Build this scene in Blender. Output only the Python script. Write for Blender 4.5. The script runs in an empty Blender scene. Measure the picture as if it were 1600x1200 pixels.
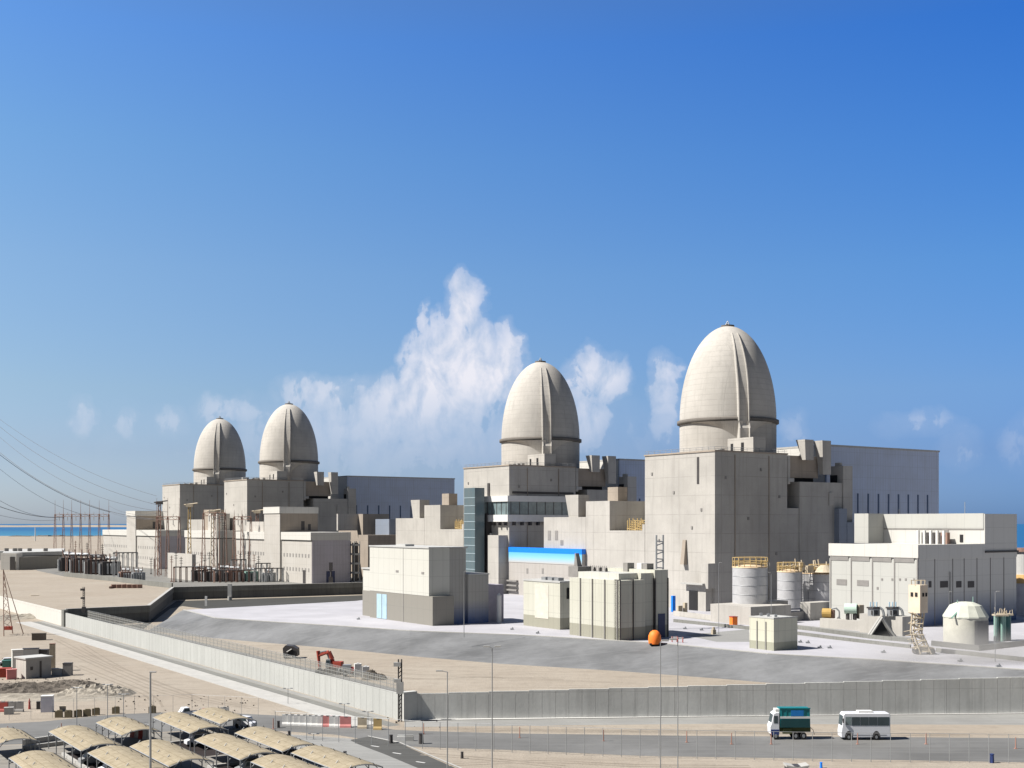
import bpy, bmesh, math, random
from mathutils import Vector, Matrix
random.seed(7)
SC = bpy.context.scene
COL = SC.collection
# ------------------------------------------------------------------ camera, sky, sun, exposure
F, CX, CY, H = 1855.0, 800.0, 818.0, 38.4          # focal length in photo pixels, principal column, horizon row, camera height
cd = bpy.data.cameras.new('camera'); cam = bpy.data.objects.new('camera', cd); COL.objects.link(cam)
cam.location = (0, 0, H); cam.rotation_euler = (math.radians(90), 0, 0)
cd.sensor_width = 36; cd.lens = F/1600*36; cd.shift_y = (CY-600)/1600; cd.clip_start = 1; cd.clip_end = 120000
SC.camera = cam
SUN_A, SUN_E = math.radians(12), math.radians(49)
sun_dir = Vector((-math.cos(SUN_A)*math.cos(SUN_E), -math.sin(SUN_A)*math.cos(SUN_E), math.sin(SUN_E)))
sd = bpy.data.lights.new('sun', 'SUN'); sd.energy = 5.0; sd.angle = math.radians(.5); sd.color = (1, .955, .885)
so = bpy.data.objects.new('sun', sd); COL.objects.link(so); so.rotation_euler = (-sun_dir).to_track_quat('-Z', 'Y').to_euler()
SC.view_settings.view_transform = 'Standard'; SC.view_settings.look = 'None'; SC.view_settings.gamma = 1
SC.view_settings.use_curve_mapping = False; SC.view_settings.exposure = 0.86

def world():
    w = bpy.data.worlds.new('World'); SC.world = w; w.use_nodes = True
    nt = w.node_tree; N = nt.nodes; L = nt.links; N.clear()
    def new(t, **k):
        n = N.new(t)
        for a, b in k.items(): setattr(n, a, b)
        return n
    def m(op, a, b=None, c=None, clamp=False):
        n = new('ShaderNodeMath', operation=op, use_clamp=clamp)
        for i, x in enumerate((a, b, c)):
            if x is None: continue
            if isinstance(x, (int, float)): n.inputs[i].default_value = x
            else: L.new(x, n.inputs[i])
        return n.outputs[0]
    def vm(op, a, b):
        n = new('ShaderNodeVectorMath', operation=op)
        for i, x in enumerate((a, b)):
            if isinstance(x, tuple): n.inputs[i].default_value = x
            else: L.new(x, n.inputs[i])
        return n
    out = new('ShaderNodeOutputWorld'); bg = new('ShaderNodeBackground'); bg.inputs[1].default_value = .061
    sky = new('ShaderNodeTexSky', sky_type='NISHITA'); sky.sun_disc = False
    sky.sun_elevation = SUN_E; sky.sun_rotation = math.radians(257); sky.air_density = 1.0; sky.dust_density = .6; sky.ozone_density = 1.6
    tc = new('ShaderNodeTexCoord'); sep = new('ShaderNodeSeparateXYZ'); L.new(tc.outputs['Generated'], sep.inputs[0])
    x, y, z = sep.outputs
    el = m('MULTIPLY', m('ARCSINE', m('MAXIMUM', z, 0.0)), 57.3)             # degrees above the horizon
    # air colour: pale milky blue low down, deeper blue higher up (tints the sky texture)
    def mkramp(tab):
        rp = new('ShaderNodeValToRGB'); L.new(m('DIVIDE', el, 40.0), rp.inputs[0]); cr = rp.color_ramp
        sc_ = 1.7
        cr.elements[0].position = tab[0][0]; cr.elements[0].color = tuple(c/sc_ for c in tab[0][1])+(1,); cr.elements[1].position = tab[1][0]; cr.elements[1].color = tuple(c/sc_ for c in tab[1][1])+(1,)
        for p, c in tab[2:]: e = cr.elements.new(p); e.color = tuple(k/sc_ for k in c)+(1,)
        v = new('ShaderNodeVectorMath', operation='SCALE'); L.new(rp.outputs[0], v.inputs[0]); v.inputs[3].default_value = sc_; return v.outputs[0]
    az = m('ARCTAN2', x, y)
    rmix = new('ShaderNodeMix', data_type='RGBA'); L.new(m('MULTIPLY_ADD', az, 1.22, .5, clamp=True), rmix.inputs[0]); L.new(mkramp(SKY_L), rmix.inputs[6]); L.new(mkramp(SKY_R), rmix.inputs[7])
    side = new('ShaderNodeMix', data_type='RGBA'); L.new(m('MULTIPLY_ADD', m('ABSOLUTE', az), 1.6, -.95, clamp=True), side.inputs[0]); L.new(rmix.outputs[2], side.inputs[6]); side.inputs[7].default_value = (.42, .435, .46, 1)
    pale = new('ShaderNodeMix', data_type='RGBA', blend_type='MULTIPLY'); pale.inputs[0].default_value = 1
    L.new(sky.outputs[0], pale.inputs[6]); L.new(side.outputs[2], pale.inputs[7])
    # clouds by direction
    ys = m('MAXIMUM', y, .05)
    cmb = new('ShaderNodeCombineXYZ'); L.new(m('DIVIDE', x, ys), cmb.inputs[0]); L.new(m('DIVIDE', z, ys), cmb.inputs[1])
    P = cmb.outputs[0]
    def noise(scale, detail, rough, off=(0, 0, 0), dist=0.0):
        n = new('ShaderNodeTexNoise'); n.inputs['Scale'].default_value = scale; n.inputs['Detail'].default_value = detail
        n.inputs['Roughness'].default_value = rough; n.inputs['Distortion'].default_value = dist
        v = vm('ADD', P, off); L.new(v.outputs[0], n.inputs['Vector']); return n.outputs[0]
    def vnoise(scale, detail, rough, off):
        v = vm('MULTIPLY', vm('ADD', P, off).outputs[0], (1.35, .8, 1)); n = new('ShaderNodeTexNoise'); n.inputs['Scale'].default_value = scale; n.inputs['Detail'].default_value = detail; n.inputs['Roughness'].default_value = rough; n.inputs['Distortion'].default_value = .25; L.new(v.outputs[0], n.inputs['Vector']); return n.outputs[0]
    n1 = vnoise(30, 10, .6, (3.1, 1.7, 0))
    wv = new('ShaderNodeTexNoise'); wv.inputs['Scale'].default_value = 28; wv.inputs['Detail'].default_value = 5; L.new(P, wv.inputs['Vector'])
    wo = vm('SUBTRACT', wv.outputs['Color'], (.5, .5, .5)); ws = vm('MULTIPLY', wo.outputs[0], (.045, .04, 0)); PW = vm('ADD', P, ws.outputs[0]).outputs[0]
    tot = None
    for cx, cy, rx, ry, s in CLOUDS:
        q = vm('MULTIPLY', vm('SUBTRACT', PW, ((cx-CX)/F, (CY-cy)/F, 0)).outputs[0], (F/rx, F/ry, 0))
        d = vm('DOT_PRODUCT', q.outputs[0], q.outputs[0]).outputs['Value']
        g = m('MULTIPLY', m('MAXIMUM', m('SUBTRACT', 1.0, d), 0.0), s)
        tot = g if tot is None else m('MAXIMUM', tot, g) if s > .5 else m('ADD', tot, g)
    e0 = m('ADD', m('SUBTRACT', tot, .12), m('MULTIPLY', m('SUBTRACT', n1, .5), 2.8))
    fade = m('MULTIPLY_ADD', el, .135, .08, clamp=True)
    crisp = m('MULTIPLY', m('MULTIPLY', e0, 3.8, clamp=True), m('MULTIPLY', tot, 3.2, clamp=True))
    mask = m('MULTIPLY', crisp, m('MULTIPLY_ADD', tot, .8, .16, clamp=True), clamp=True)
    soft = m('MULTIPLY', tot, .5, clamp=True); mask = m('MULTIPLY', m('MAXIMUM', mask, soft), fade)
    n2 = vnoise(30, 9, .56, (3.106, 1.694, 0)); n3 = vnoise(30, 9, .56, (3.1, 1.7, 0))
    lit = m('MULTIPLY_ADD', m('SUBTRACT', n3, n2), 4.2, .7, clamp=True)
    lit = m('MULTIPLY', lit, m('MULTIPLY_ADD', el, .16, -.1, clamp=True))
    cc = new('ShaderNodeMix', data_type='RGBA'); L.new(lit, cc.inputs[0])
    cc.inputs[6].default_value = (4.5, 5.4, 7.0, 1); cc.inputs[7].default_value = (7.6, 7.6, 8.3, 1)
    fin = new('ShaderNodeMix', data_type='RGBA'); L.new(mask, fin.inputs[0]); L.new(pale.outputs[2], fin.inputs[6]); L.new(cc.outputs[2], fin.inputs[7])
    L.new(fin.outputs[2], bg.inputs[0]); L.new(bg.outputs[0], out.inputs[0])
SKY_L = [(0.013, (0.80, 0.95, 1.40)), (0.084, (0.764, 0.85, 1.142)), (0.155, (0.859, 0.95, 1.1)), (0.294, (0.93, 1.1, 1.25)), (0.428, (0.84, 1.18, 1.42)), (0.549, (0.72, 1.15, 1.62)), (.8, (.85, .95, 1.1)), (1, (1.05, .98, .95))]
SKY_R = [(0.013, (0.27, 0.51, 1.22)), (0.084, (0.32, 0.50, 1.0)), (0.155, (0.42, 0.63, 1.03)), (0.294, (0.40, 0.76, 1.205)), (0.428, (0.314, 0.76, 1.385)), (0.549, (0.235, 0.72, 1.5)), (.8, (.7, .85, 1.1)), (1, (1.0, .95, .95))]
CLOUDS = [(724, 478, 42, 60, 1), (705, 535, 66, 72, 1), (748, 560, 46, 72, .95), (668, 560, 56, 58, .85), (792, 560, 34, 66, .9), (720, 608, 105, 55, .5), (748, 592, 50, 40, .7),
          (662, 505, 13, 38, .7), (640, 622, 95, 52, .4), (930, 585, 62, 54, .8), (915, 650, 36, 60, .62), (1038, 598, 32, 58, .72),
          (600, 670, 210, 85, .34), (700, 690, 420, 120, .32), (490, 602, 85, 34, .5), (1040, 665, 25, 36, .4), (125, 650, 28, 45, .42), (200, 668, 26, 30, .34),
          (270, 655, 26, 32, .34), (350, 640, 60, 26, .36), (1430, 660, 75, 32, .36), (1505, 700, 45, 40, .36), (1245, 668, 34, 40, .3), (420, 700, 420, 90, .16), (1590, 690, 40, 60, .3)]
world()

# ------------------------------------------------------------------ geometry helpers
AX = Vector((-math.sin(math.radians(34.5)), math.cos(math.radians(34.5)), 0))     # along the row of reactors, away from camera
BX = Vector((AX.y, -AX.x, 0))                                                    # across the row
def U(u, d, z=0.0): return Vector(((u-CX)/F*d, d, z))
def G(u, v, z=0.0): return U(u, F*(H-z)/(v-CY), z)
def ZV(v, d): return H-(v-CY)*d/F
def tA(P, u):
    k = (u-CX)/F; return (P.x-k*P.y)/(-AX.x+AX.y*k)
def tB(P, u):
    k = (u-CX)/F; return (k*P.y-P.x)/(BX.x-BX.y*k)
def W(P, t, b, z):
    q = P+AX*t+BX*b; return Vector((q.x, q.y, z))

class MB:
    def __init__(s): s.bm = bmesh.new(); s.mi = 0
    def face(s, pts):
        vs = [s.bm.verts.new(p) for p in pts]
        try: f = s.bm.faces.new(vs); f.material_index = s.mi; return f
        except ValueError: return None
    def hexa(s, b, t):
        vb = [s.bm.verts.new(p) for p in b]; vt = [s.bm.verts.new(p) for p in t]; n = len(b)
        fs = [s.bm.faces.new(vb[::-1]), s.bm.faces.new(vt)]
        for i in range(n): fs.append(s.bm.faces.new((vb[i], vb[(i+1) % n], vt[(i+1) % n], vt[i])))
        for f in fs: f.material_index = s.mi
        return s
    def ab(s, P, t0, t1, b0, b1, z0, z1, tz=0):
        q = lambda z: [W(P, t0, b0, z), W(P, t0, b1, z), W(P, t1, b1, z+tz), W(P, t1, b0, z+tz)]
        return s.hexa(q(z0) if tz == 0 else [Vector((p.x, p.y, z0)) for p in q(z0)], q(z1))
    def box(s, c, sx, sy, sz, rot=0.0):        # c: centre of the base
        R = Matrix.Rotation(rot, 3, 'Z'); c = Vector(c)
        q = lambda z: [c+R @ Vector((x*sx/2, y*sy/2, z)) for x, y in ((-1, -1), (1, -1), (1, 1), (-1, 1))]
        return s.hexa(q(0), q(sz))
    def prism(s, pts, z0, z1): return s.hexa([Vector((p[0], p[1], z0)) for p in pts], [Vector((p[0], p[1], z1)) for p in pts])
    def bar(s, a, b, r=.1, n=4, r2=None):
        a, b = Vector(a), Vector(b); d = (b-a)
        if d.length < 1e-6: return s
        d.normalize(); x = d.orthogonal().normalized(); y = d.cross(x); r2 = r if r2 is None else r2
        q = lambda c, R: [c+(x*math.cos(2*math.pi*(i+.5)/n)+y*math.sin(2*math.pi*(i+.5)/n))*R for i in range(n)]
        return s.hexa(q(a, r), q(b, r2))
    def cyl(s, c, r, h, n=28, r2=None):
        c = Vector(c); r2 = r if r2 is None else r2
        q = lambda R, z: [c+Vector((math.cos(2*math.pi*i/n)*R, math.sin(2*math.pi*i/n)*R, z)) for i in range(n)]
        return s.hexa(q(r, 0), q(r2, h))
    def lathe(s, c, prof, n=64, a0=0, a1=2*math.pi, smooth=True):
        c = Vector(c); full = abs(a1-a0-2*math.pi) < 1e-6; m = n if full else n+1; rows = []
        for r, z in prof:
            if r < 1e-4: rows.append([s.bm.verts.new(c+Vector((0, 0, z)))]*m); continue
            rows.append([s.bm.verts.new(c+Vector((math.cos(a0+(a1-a0)*i/n)*r, math.sin(a0+(a1-a0)*i/n)*r, z))) for i in range(m)])
        for j in range(len(rows)-1):
            for i in range(n):
                k = (i+1) % m
                vs = []
                for v in (rows[j][i], rows[j][k], rows[j+1][k], rows[j+1][i]):
                    if v not in vs: vs.append(v)
                if len(vs) > 2:
                    f = s.bm.faces.new(vs); f.smooth = smooth; f.material_index = s.mi
        return s
    def tube(s, pts, r, n=5):
        for a, b in zip(pts, pts[1:]): s.bar(a, b, r, n)
        return s
    def profile(s, pts, y0, y1, M=None):      # xz outline extruded in y, then transformed
        M = M or Matrix.Identity(4)
        return s.hexa([M @ Vector((x, y0, z)) for x, z in pts], [M @ Vector((x, y1, z)) for x, z in pts])
    def build(s, name, mat, parent=None, loc=None, keep=False):
        bmesh.ops.recalc_face_normals(s.bm, faces=s.bm.faces)
        org = Vector(loc) if loc is not None else (Vector((0, 0, 0)) if parent is None else parent['_o'] if False else Vector(ORG.get(parent.name, (0, 0, 0))))
        bmesh.ops.translate(s.bm, verts=s.bm.verts, vec=-org)
        me = bpy.data.meshes.new(name); s.bm.to_mesh(me); s.bm.free()
        for mm in (mat if isinstance(mat, (list, tuple)) else [mat]): me.materials.append(mm)
        o = bpy.data.objects.new(name, me); COL.objects.link(o)
        if parent is not None: o.parent = parent; ORG[o.name] = tuple(org)
        else: o.location = org; ORG[o.name] = tuple(org)
        return o
ORG = {}
def tag(o, label=None, cat=None, group=None, kind=None):
    if label: o['label'] = label
    if cat: o['category'] = cat
    if group: o['group'] = group
    if kind: o['kind'] = kind
    return o
def thing(name, label, cat, loc, group=None):
    o = bpy.data.objects.new(name, None); COL.objects.link(o); o.location = loc; o.empty_display_size = 1
    ORG[o.name] = tuple(loc); return tag(o, label, cat, group)
def struct(name, mb, mat): return tag(mb.build(name, mat), kind='structure')
def single(name, mb, mat, label, cat, loc=(0, 0, 0), group=None): return tag(mb.build(name, mat, loc=loc), label, cat, group)
def dup(root, loc, rotz=0, label=None, group=None, scale=None):
    r = root.copy(); COL.objects.link(r); r.location = loc; r.rotation_euler = (0, 0, rotz)
    if scale: r.scale = scale
    if label: r['label'] = label
    if group: r['group'] = group
    for ch in list(root.children):
        c = ch.copy(); COL.objects.link(c); c.parent = r
        for g in ch.children:
            e = g.copy(); COL.objects.link(e); e.parent = c
    return r

# ------------------------------------------------------------------ materials
class NT:
    def __init__(s, name):
        s.m = bpy.data.materials.new(name); s.m.use_nodes = True; s.t = s.m.node_tree; s.N = s.t.nodes; s.L = s.t.links
        s.b = s.N['Principled BSDF']; g = s.N.new('ShaderNodeNewGeometry'); s.pos = g.outputs['Position']; s.nor = g.outputs['Normal']
    def n(s, t, **k):
        x = s.N.new(t)
        for a, b in k.items(): setattr(x, a, b)
        return x
    def put(s, sock, v):
        if isinstance(v, (int, float)): sock.default_value = v
        elif isinstance(v, tuple): sock.default_value = v if len(v) == 4 or sock.type == 'VECTOR' else v+(1,)
        else: s.L.new(v, sock)
    def math(s, op, a, b=0.0, c=0.0, clamp=False):
        x = s.n('ShaderNodeMath', operation=op, use_clamp=clamp)
        for i, v in enumerate((a, b, c)): s.put(x.inputs[i], v)
        return x.outputs[0]
    def noise(s, scale, detail=4, rough=.55, vec=None, stretch=None):
        x = s.n('ShaderNodeTexNoise'); x.inputs['Scale'].default_value = scale; x.inputs['Detail'].default_value = detail; x.inputs['Roughness'].default_value = rough
        v = vec or s.pos
        if stretch:
            mp = s.n('ShaderNodeMapping'); mp.inputs['Scale'].default_value = stretch; s.L.new(v, mp.inputs[0]); v = mp.outputs[0]
        s.L.new(v, x.inputs['Vector']); return x.outputs[0]
    def mix(s, f, a, b, blend='MIX'):
        x = s.n('ShaderNodeMix', data_type='RGBA', blend_type=blend); s.put(x.inputs[0], f); s.put(x.inputs[6], a); s.put(x.inputs[7], b); return x.outputs[2]
    def maprange(s, v, a, b, c=0.0, d=1.0):
        x = s.n('ShaderNodeMapRange'); s.put(x.inputs[0], v)
        for i, k in enumerate((a, b, c, d)): x.inputs[i+1].default_value = k
        return x.outputs[0]
    def bump(s, h, strength=.3, dist=.1):
        x = s.n('ShaderNodeBump'); x.inputs['Strength'].default_value = strength; x.inputs['Distance'].default_value = dist; s.L.new(h, x.inputs['Height']); s.L.new(x.outputs[0], s.b.inputs['Normal'])
    def done(s, col, rough=.8, metal=0.0, spec=.3):
        s.put(s.b.inputs['Base Color'], col); s.put(s.b.inputs['Roughness'], rough); s.b.inputs['Metallic'].default_value = metal; s.b.inputs['Specular IOR Level'].default_value = spec
        return s.m
    def rotated(s, v):
        r = s.n('ShaderNodeVectorRotate', rotation_type='Z_AXIS'); r.inputs['Angle'].default_value = math.radians(-34.5); s.L.new(v, r.inputs['Vector'])
        sp = s.n('ShaderNodeSeparateXYZ'); s.L.new(r.outputs[0], sp.inputs[0]); return sp.outputs
    def seam(s, c, period, width, off=.37):
        f = s.math('FRACT', s.math('DIVIDE', s.math('ADD', c, off+1000*period), period)); return s.math('LESS_THAN', f, width/period)
def sc(c, k): return tuple(min(1, x*k) for x in c)

def plain(name, col, rough=.75, metal=0.0, var=.12, scale=.4, spec=.3):
    t = NT(name); a = t.noise(scale, 5, .6); b = t.noise(scale*9, 4, .6)
    c = t.mix(t.maprange(a, .3, .7), sc(col, 1-var), sc(col, 1+var)); c = t.mix(t.math('MULTIPLY', t.maprange(b, .35, .7), .35), c, sc(col, 1-1.6*var)); t.bump(b, .15, .05)
    return t.done(c, rough, metal, spec)
def concrete(name, col, pv=9.0, ph=4.0, wid=.22, dark=.84, stain=.2, streak=.25, patch=.08):
    """cast concrete: lift lines, form joints, blotches and rain streaks"""
    col = sc(col, .68)
    t = NT(name); x, y, z = t.rotated(t.pos); nx, ny, nz = t.rotated(t.nor)
    ex, ey = t.math('ABSOLUTE', nx), t.math('ABSOLUTE', ny)
    vs = t.math('MAXIMUM', t.math('MULTIPLY', t.seam(x, pv, wid), t.math('GREATER_THAN', ey, .6)), t.math('MULTIPLY', t.seam(y, pv, wid, 1.9), t.math('GREATER_THAN', ex, .6)))
    hs = t.math('MULTIPLY', t.seam(z, ph, wid, .15), t.math('LESS_THAN', t.math('ABSOLUTE', nz), .6))
    sm = t.math('MULTIPLY', t.math('MAXIMUM', vs, hs), t.maprange(t.noise(.15), .35, .6, .25, 1))
    big = t.noise(.06, 6, .6); fine = t.noise(1.4, 6, .65); st = t.noise(1, 5, .6, stretch=(.55, .55, .035))
    c = t.mix(t.maprange(big, .35, .65), sc(col, 1-stain*.5), sc(col, 1+stain*.4))
    c = t.mix(t.math('MULTIPLY', t.maprange(st, .5, .72), streak), c, sc(col, .55))
    # each pour a slightly different grey
    cx = t.math('FLOOR', t.math('DIVIDE', t.math('ADD', x, .37), pv)); cy = t.math('FLOOR', t.math('DIVIDE', t.math('ADD', y, 1.9), pv)); cz = t.math('FLOOR', t.math('DIVIDE', t.math('ADD', z, .15), ph))
    cb = t.n('ShaderNodeCombineXYZ'); t.L.new(cx, cb.inputs[0]); t.L.new(cy, cb.inputs[1]); t.L.new(cz, cb.inputs[2])
    wn = t.n('ShaderNodeTexWhiteNoise', noise_dimensions='3D'); t.L.new(cb.outputs[0], wn.inputs['Vector'])
    c = t.mix(t.math('MULTIPLY', wn.outputs['Value'], patch*2), c, sc(col, .62))
    c = t.mix(sm, c, sc(col, dark*.8)); c = t.mix(t.math('MULTIPLY', t.maprange(fine, .45, .75), .25), c, sc(col, .7))
    t.bump(fine, .25, .08); return t.done(c, .9, 0, .2)
def cladding(name, col, rib=2.4, low=None, lowz=None, zc=None, rough=.55, blue=None, stain=.08):
    """sheet cladding with vertical joints; optional darker paint below lowz; optional painted blue fade (z0, z1, colour)"""
    col = sc(col, .66)
    if low: low = sc(low, .66)
    t = NT(name); x, y, z = t.rotated(t.pos); nx, ny, nz = t.rotated(t.nor)
    vs = t.math('MAXIMUM', t.math('MULTIPLY', t.seam(x, rib, .16), t.math('GREATER_THAN', t.math('ABSOLUTE', ny), .6)), t.math('MULTIPLY', t.seam(y, rib, .16, 1.1), t.math('GREATER_THAN', t.math('ABSOLUTE', nx), .6)))
    hz = t.math('MULTIPLY', t.seam(z, 6.2, .14), t.math('LESS_THAN', t.math('ABSOLUTE', nz), .6))
    big = t.noise(.08, 5, .6); st = t.noise(1, 4, .6, stretch=(.8, .8, .05))
    c = col
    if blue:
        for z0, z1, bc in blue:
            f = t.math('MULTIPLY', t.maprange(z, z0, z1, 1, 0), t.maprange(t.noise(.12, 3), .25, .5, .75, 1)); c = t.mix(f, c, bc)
    if low: c = t.mix(t.math('LESS_THAN', z, lowz), c, low)
    c = t.mix(t.math('MULTIPLY', t.math('MAXIMUM', vs, hz), .3), c, (.12, .12, .12))
    c = t.mix(t.math('MULTIPLY', t.maprange(big, .35, .7), stain*1.5), c, (.25, .22, .18)); c = t.mix(t.math('MULTIPLY', t.maprange(st, .5, .75), stain*1.6), c, (.2, .18, .15))
    t.bump(vs, .3, -.08); return t.done(c, rough, 0, .35)
def sand(name, c1, c2, c3, s=1.0):
    c1, c2, c3 = sc(c1, .68), sc(c2, .68), sc(c3, .68)
    t = NT(name); a = t.noise(.02*s, 7, .6); b = t.noise(.25*s, 6, .65); g = t.noise(2.2*s, 5, .7); tr = t.noise(.9*s, 6, .7, stretch=(.06, .5, 1))
    c = t.mix(t.maprange(a, .32, .68), c1, c2); c = t.mix(t.math('MULTIPLY', t.maprange(b, .5, .72), .55), c, c3)
    c = t.mix(t.math('MULTIPLY', t.maprange(tr, .5, .64), .5), c, sc(c1, .78)); c = t.mix(t.math('MULTIPLY', t.maprange(g, .58, .7), .3), c, sc(c1, .6))
    h = t.math('ADD', b, t.math('MULTIPLY', g, .4)); t.bump(h, .6, .5); return t.done(c, .95, 0, .1)
def asphalt(name, c, k=.14):
    c = sc(c, .66)
    t = NT(name); a = t.noise(.05, 6, .6); b = t.noise(.6, 6, .65); tr = t.noise(1, 4, .6, stretch=(.03, .7, 1))
    col = t.mix(t.maprange(a, .3, .7), sc(c, 1-k), sc(c, 1+k)); col = t.mix(t.math('MULTIPLY', t.maprange(b, .5, .75), .4), col, sc(c, .75)); col = t.mix(t.math('MULTIPLY', t.maprange(tr, .5, .65), .35), col, sc(c, 1.35))
    t.bump(b, .2, .05); return t.done(col, .9, 0, .2)
def netmat(name, col, gx=.5, gz=.5, w=.16, base=.12):
    """woven wire or safety net: real holes by transparency"""
    t = NT(name); x, y, z = t.rotated(t.pos)
    k = t.math('MAXIMUM', t.math('MAXIMUM', t.seam(x, gx, gx*w), t.seam(y, gx, gx*w)), t.seam(z, gz, gz*w)); k = t.math('MAXIMUM', k, base)
    m = t.done(col, .6, 0, .3); t.put(t.b.inputs['Alpha'], k); return m

CONC = concrete('cast_concrete', (.575, .55, .51), 31, 8.5, .22, dark=.88, stain=.22, streak=.34, patch=.05)
CONC_F = concrete('cast_concrete_far', (.575, .55, .51), 34, 11, .3, dark=.9, stain=.2, patch=.045, streak=.32)
CONC_D = concrete('dome_concrete', (.62, .59, .545), 400, 2.6, .2, dark=.94, stain=.22, streak=.34, patch=.04)
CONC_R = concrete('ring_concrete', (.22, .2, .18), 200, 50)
CONC_B = concrete('brown_concrete', (.46, .395, .33), 26, 9, .2, dark=.9, streak=.35, patch=.04)
WALLL = concrete('lit_wall_concrete', (.555, .565, .545), 3.2, 60, .12, dark=.95, stain=.1, streak=.25, patch=.06)
WALLR = concrete('grey_wall_concrete', (.72, .72, .69), 60, 60, .16, dark=.9, stain=.25, streak=.5)
SLAB = concrete('platform_concrete', (.545, .54, .58), 14, 500, .18, dark=.9, stain=.18, streak=0, patch=.1)
SHOT = asphalt('embankment_concrete', (.205, .21, .218), .34)
DARKW = concrete('retaining_concrete', (.19, .19, .18), 6, 50, .2, dark=.8, stain=.3, streak=.5)
DARKW2 = concrete('retaining_panel', (.27, .27, .25), 3, 50, .2, dark=.8, stain=.3, streak=.4)
KERB = plain('kerb_concrete', (.36, .355, .34), .85, var=.1)
PAVE = asphalt('pavement_concrete', (.33, .33, .32), .12)
SAND = sand('sand', (.40, .345, .283), (.46, .41, .345), (.325, .283, .235))
SAND2 = sand('yard_sand', (.43, .395, .34), (.44, .40, .34), (.34, .30, .25))
RUB = sand('rubble', (.16, .14, .12), (.25, .22, .19), (.10, .09, .08), 3)
ASPH = asphalt('worn_asphalt', (.20, .20, .197), .22); ASPH2 = asphalt('new_asphalt', (.11, .11, .105)); ASPHB = asphalt('shaded_bay_asphalt', (.035, .028, .028))
WHITE = plain('white_paint', (.58, .575, .56), .5, var=.05); WHITE_P = cladding('white_cladding', (.80, .78, .73), 5.5, stain=.04)
CREAM = cladding('cream_cladding', (.70, .695, .60), 3.2, low=(.42, .41, .33), lowz=4.2)
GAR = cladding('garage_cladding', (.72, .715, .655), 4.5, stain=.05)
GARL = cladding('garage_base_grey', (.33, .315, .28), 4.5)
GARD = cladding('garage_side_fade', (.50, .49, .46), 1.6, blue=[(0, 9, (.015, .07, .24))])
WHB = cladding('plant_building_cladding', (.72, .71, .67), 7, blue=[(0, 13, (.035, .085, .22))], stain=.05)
WHBL = cladding('plant_building_front', (.61, .61, .575), 8.2, stain=.05)
FADE = cladding('blue_fade_cladding', (.66, .6, .58), 3, blue=[(22.6, 12, (.66, .6, .58))], stain=.03)
HALL = cladding('hall_cladding', (.62, .71, .90), 2.0, stain=.12)
HALLD = plain('hall_strip', (.06, .09, .16), .5)
BLUEG = cladding('blue_grey_cladding', (.30, .35, .44), 3)
GLASS = plain('tinted_glass', (.045, .065, .075), .25, 0, .25, .3, spec=.4)
GLASS2 = plain('pale_tinted_glass', (.16, .21, .22), .2, 0, .25, .3, spec=.8)
BLACK = plain('dark_opening', (.02, .02, .022), .9); DARK = plain('dark_steel', (.07, .065, .065), .6, .3); GREY = plain('grey_steel', (.30, .31, .32), .5, .4)
LOUV = plain('louvre_grey', (.22, .21, .2), .7); RUST = plain('reddish_steel', (.24, .15, .12), .8); TAN = plain('tan_steel', (.42, .36, .27), .75, var=.2)
STEEL = plain('tank_steel', (.44, .44, .45), .5, .2, .12); YEL = plain('yellow_paint', (.40, .29, .13), .6); ORANGE = plain('orange_paint', (.85, .20, .03), .6)
RED = plain('red_paint', (.30, .055, .045), .6); PINK = plain('faded_red_plastic', (.50, .20, .19), .7); TEAL = plain('teal_paint', (.01, .17, .19), .45); GREEN = plain('green_steel', (.22, .36, .31), .6)
t = NT('beige_canvas'); x, y, z = t.rotated(t.pos); sm = t.math('MAXIMUM', t.seam(x, 1.5, .12), t.seam(y, 1.6, .1)); a = t.noise(.5, 5, .65); b = t.noise(3, 4, .6)
c = t.mix(t.maprange(a, .3, .7), (.235, .20, .14), (.33, .285, .21)); c = t.mix(t.math('MULTIPLY', sm, .45), c, (.12, .09, .05)); c = t.mix(t.math('MULTIPLY', t.maprange(b, .5, .7), .3), c, (.16, .13, .09)); t.bump(a, .5, .15); CANV = t.done(c, .95, 0, .1)
TYRE = plain('rubber', (.02, .02, .02), .9); BUSW = plain('bus_paint', (.62, .63, .66), .3, var=.03)
BLUE = plain('bright_blue_paint', (.01, .19, .78), .5, var=.05); LBLUE = plain('pale_blue_paint', (.34, .47, .56), .5); MAROON = plain('excavator_paint', (.32, .055, .035), .6)
MESHW = cladding('scaffold_net', (.66, .62, .68), 2.2, stain=.15); PANELW = cladding('white_panel', (.66, .63, .585), 3.4, stain=.14)
ROOF = plain('pale_roof', (.40, .40, .39), .8, var=.1, scale=.1)
WIREM = plain('cable', (.10, .10, .11), .6)
NET = netmat('wire_mesh', (.20, .20, .19), .9, .9, .2, .22)

# ------------------------------------------------------------------ setting: ground, platform, terrace, water, roads
LOW = -6.0
mb = MB(); mb.face([(-900, -60, LOW), (700, -60, LOW), (700, 1500, LOW), (-900, 1500, LOW)]); struct('ground', mb, SAND)
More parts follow.
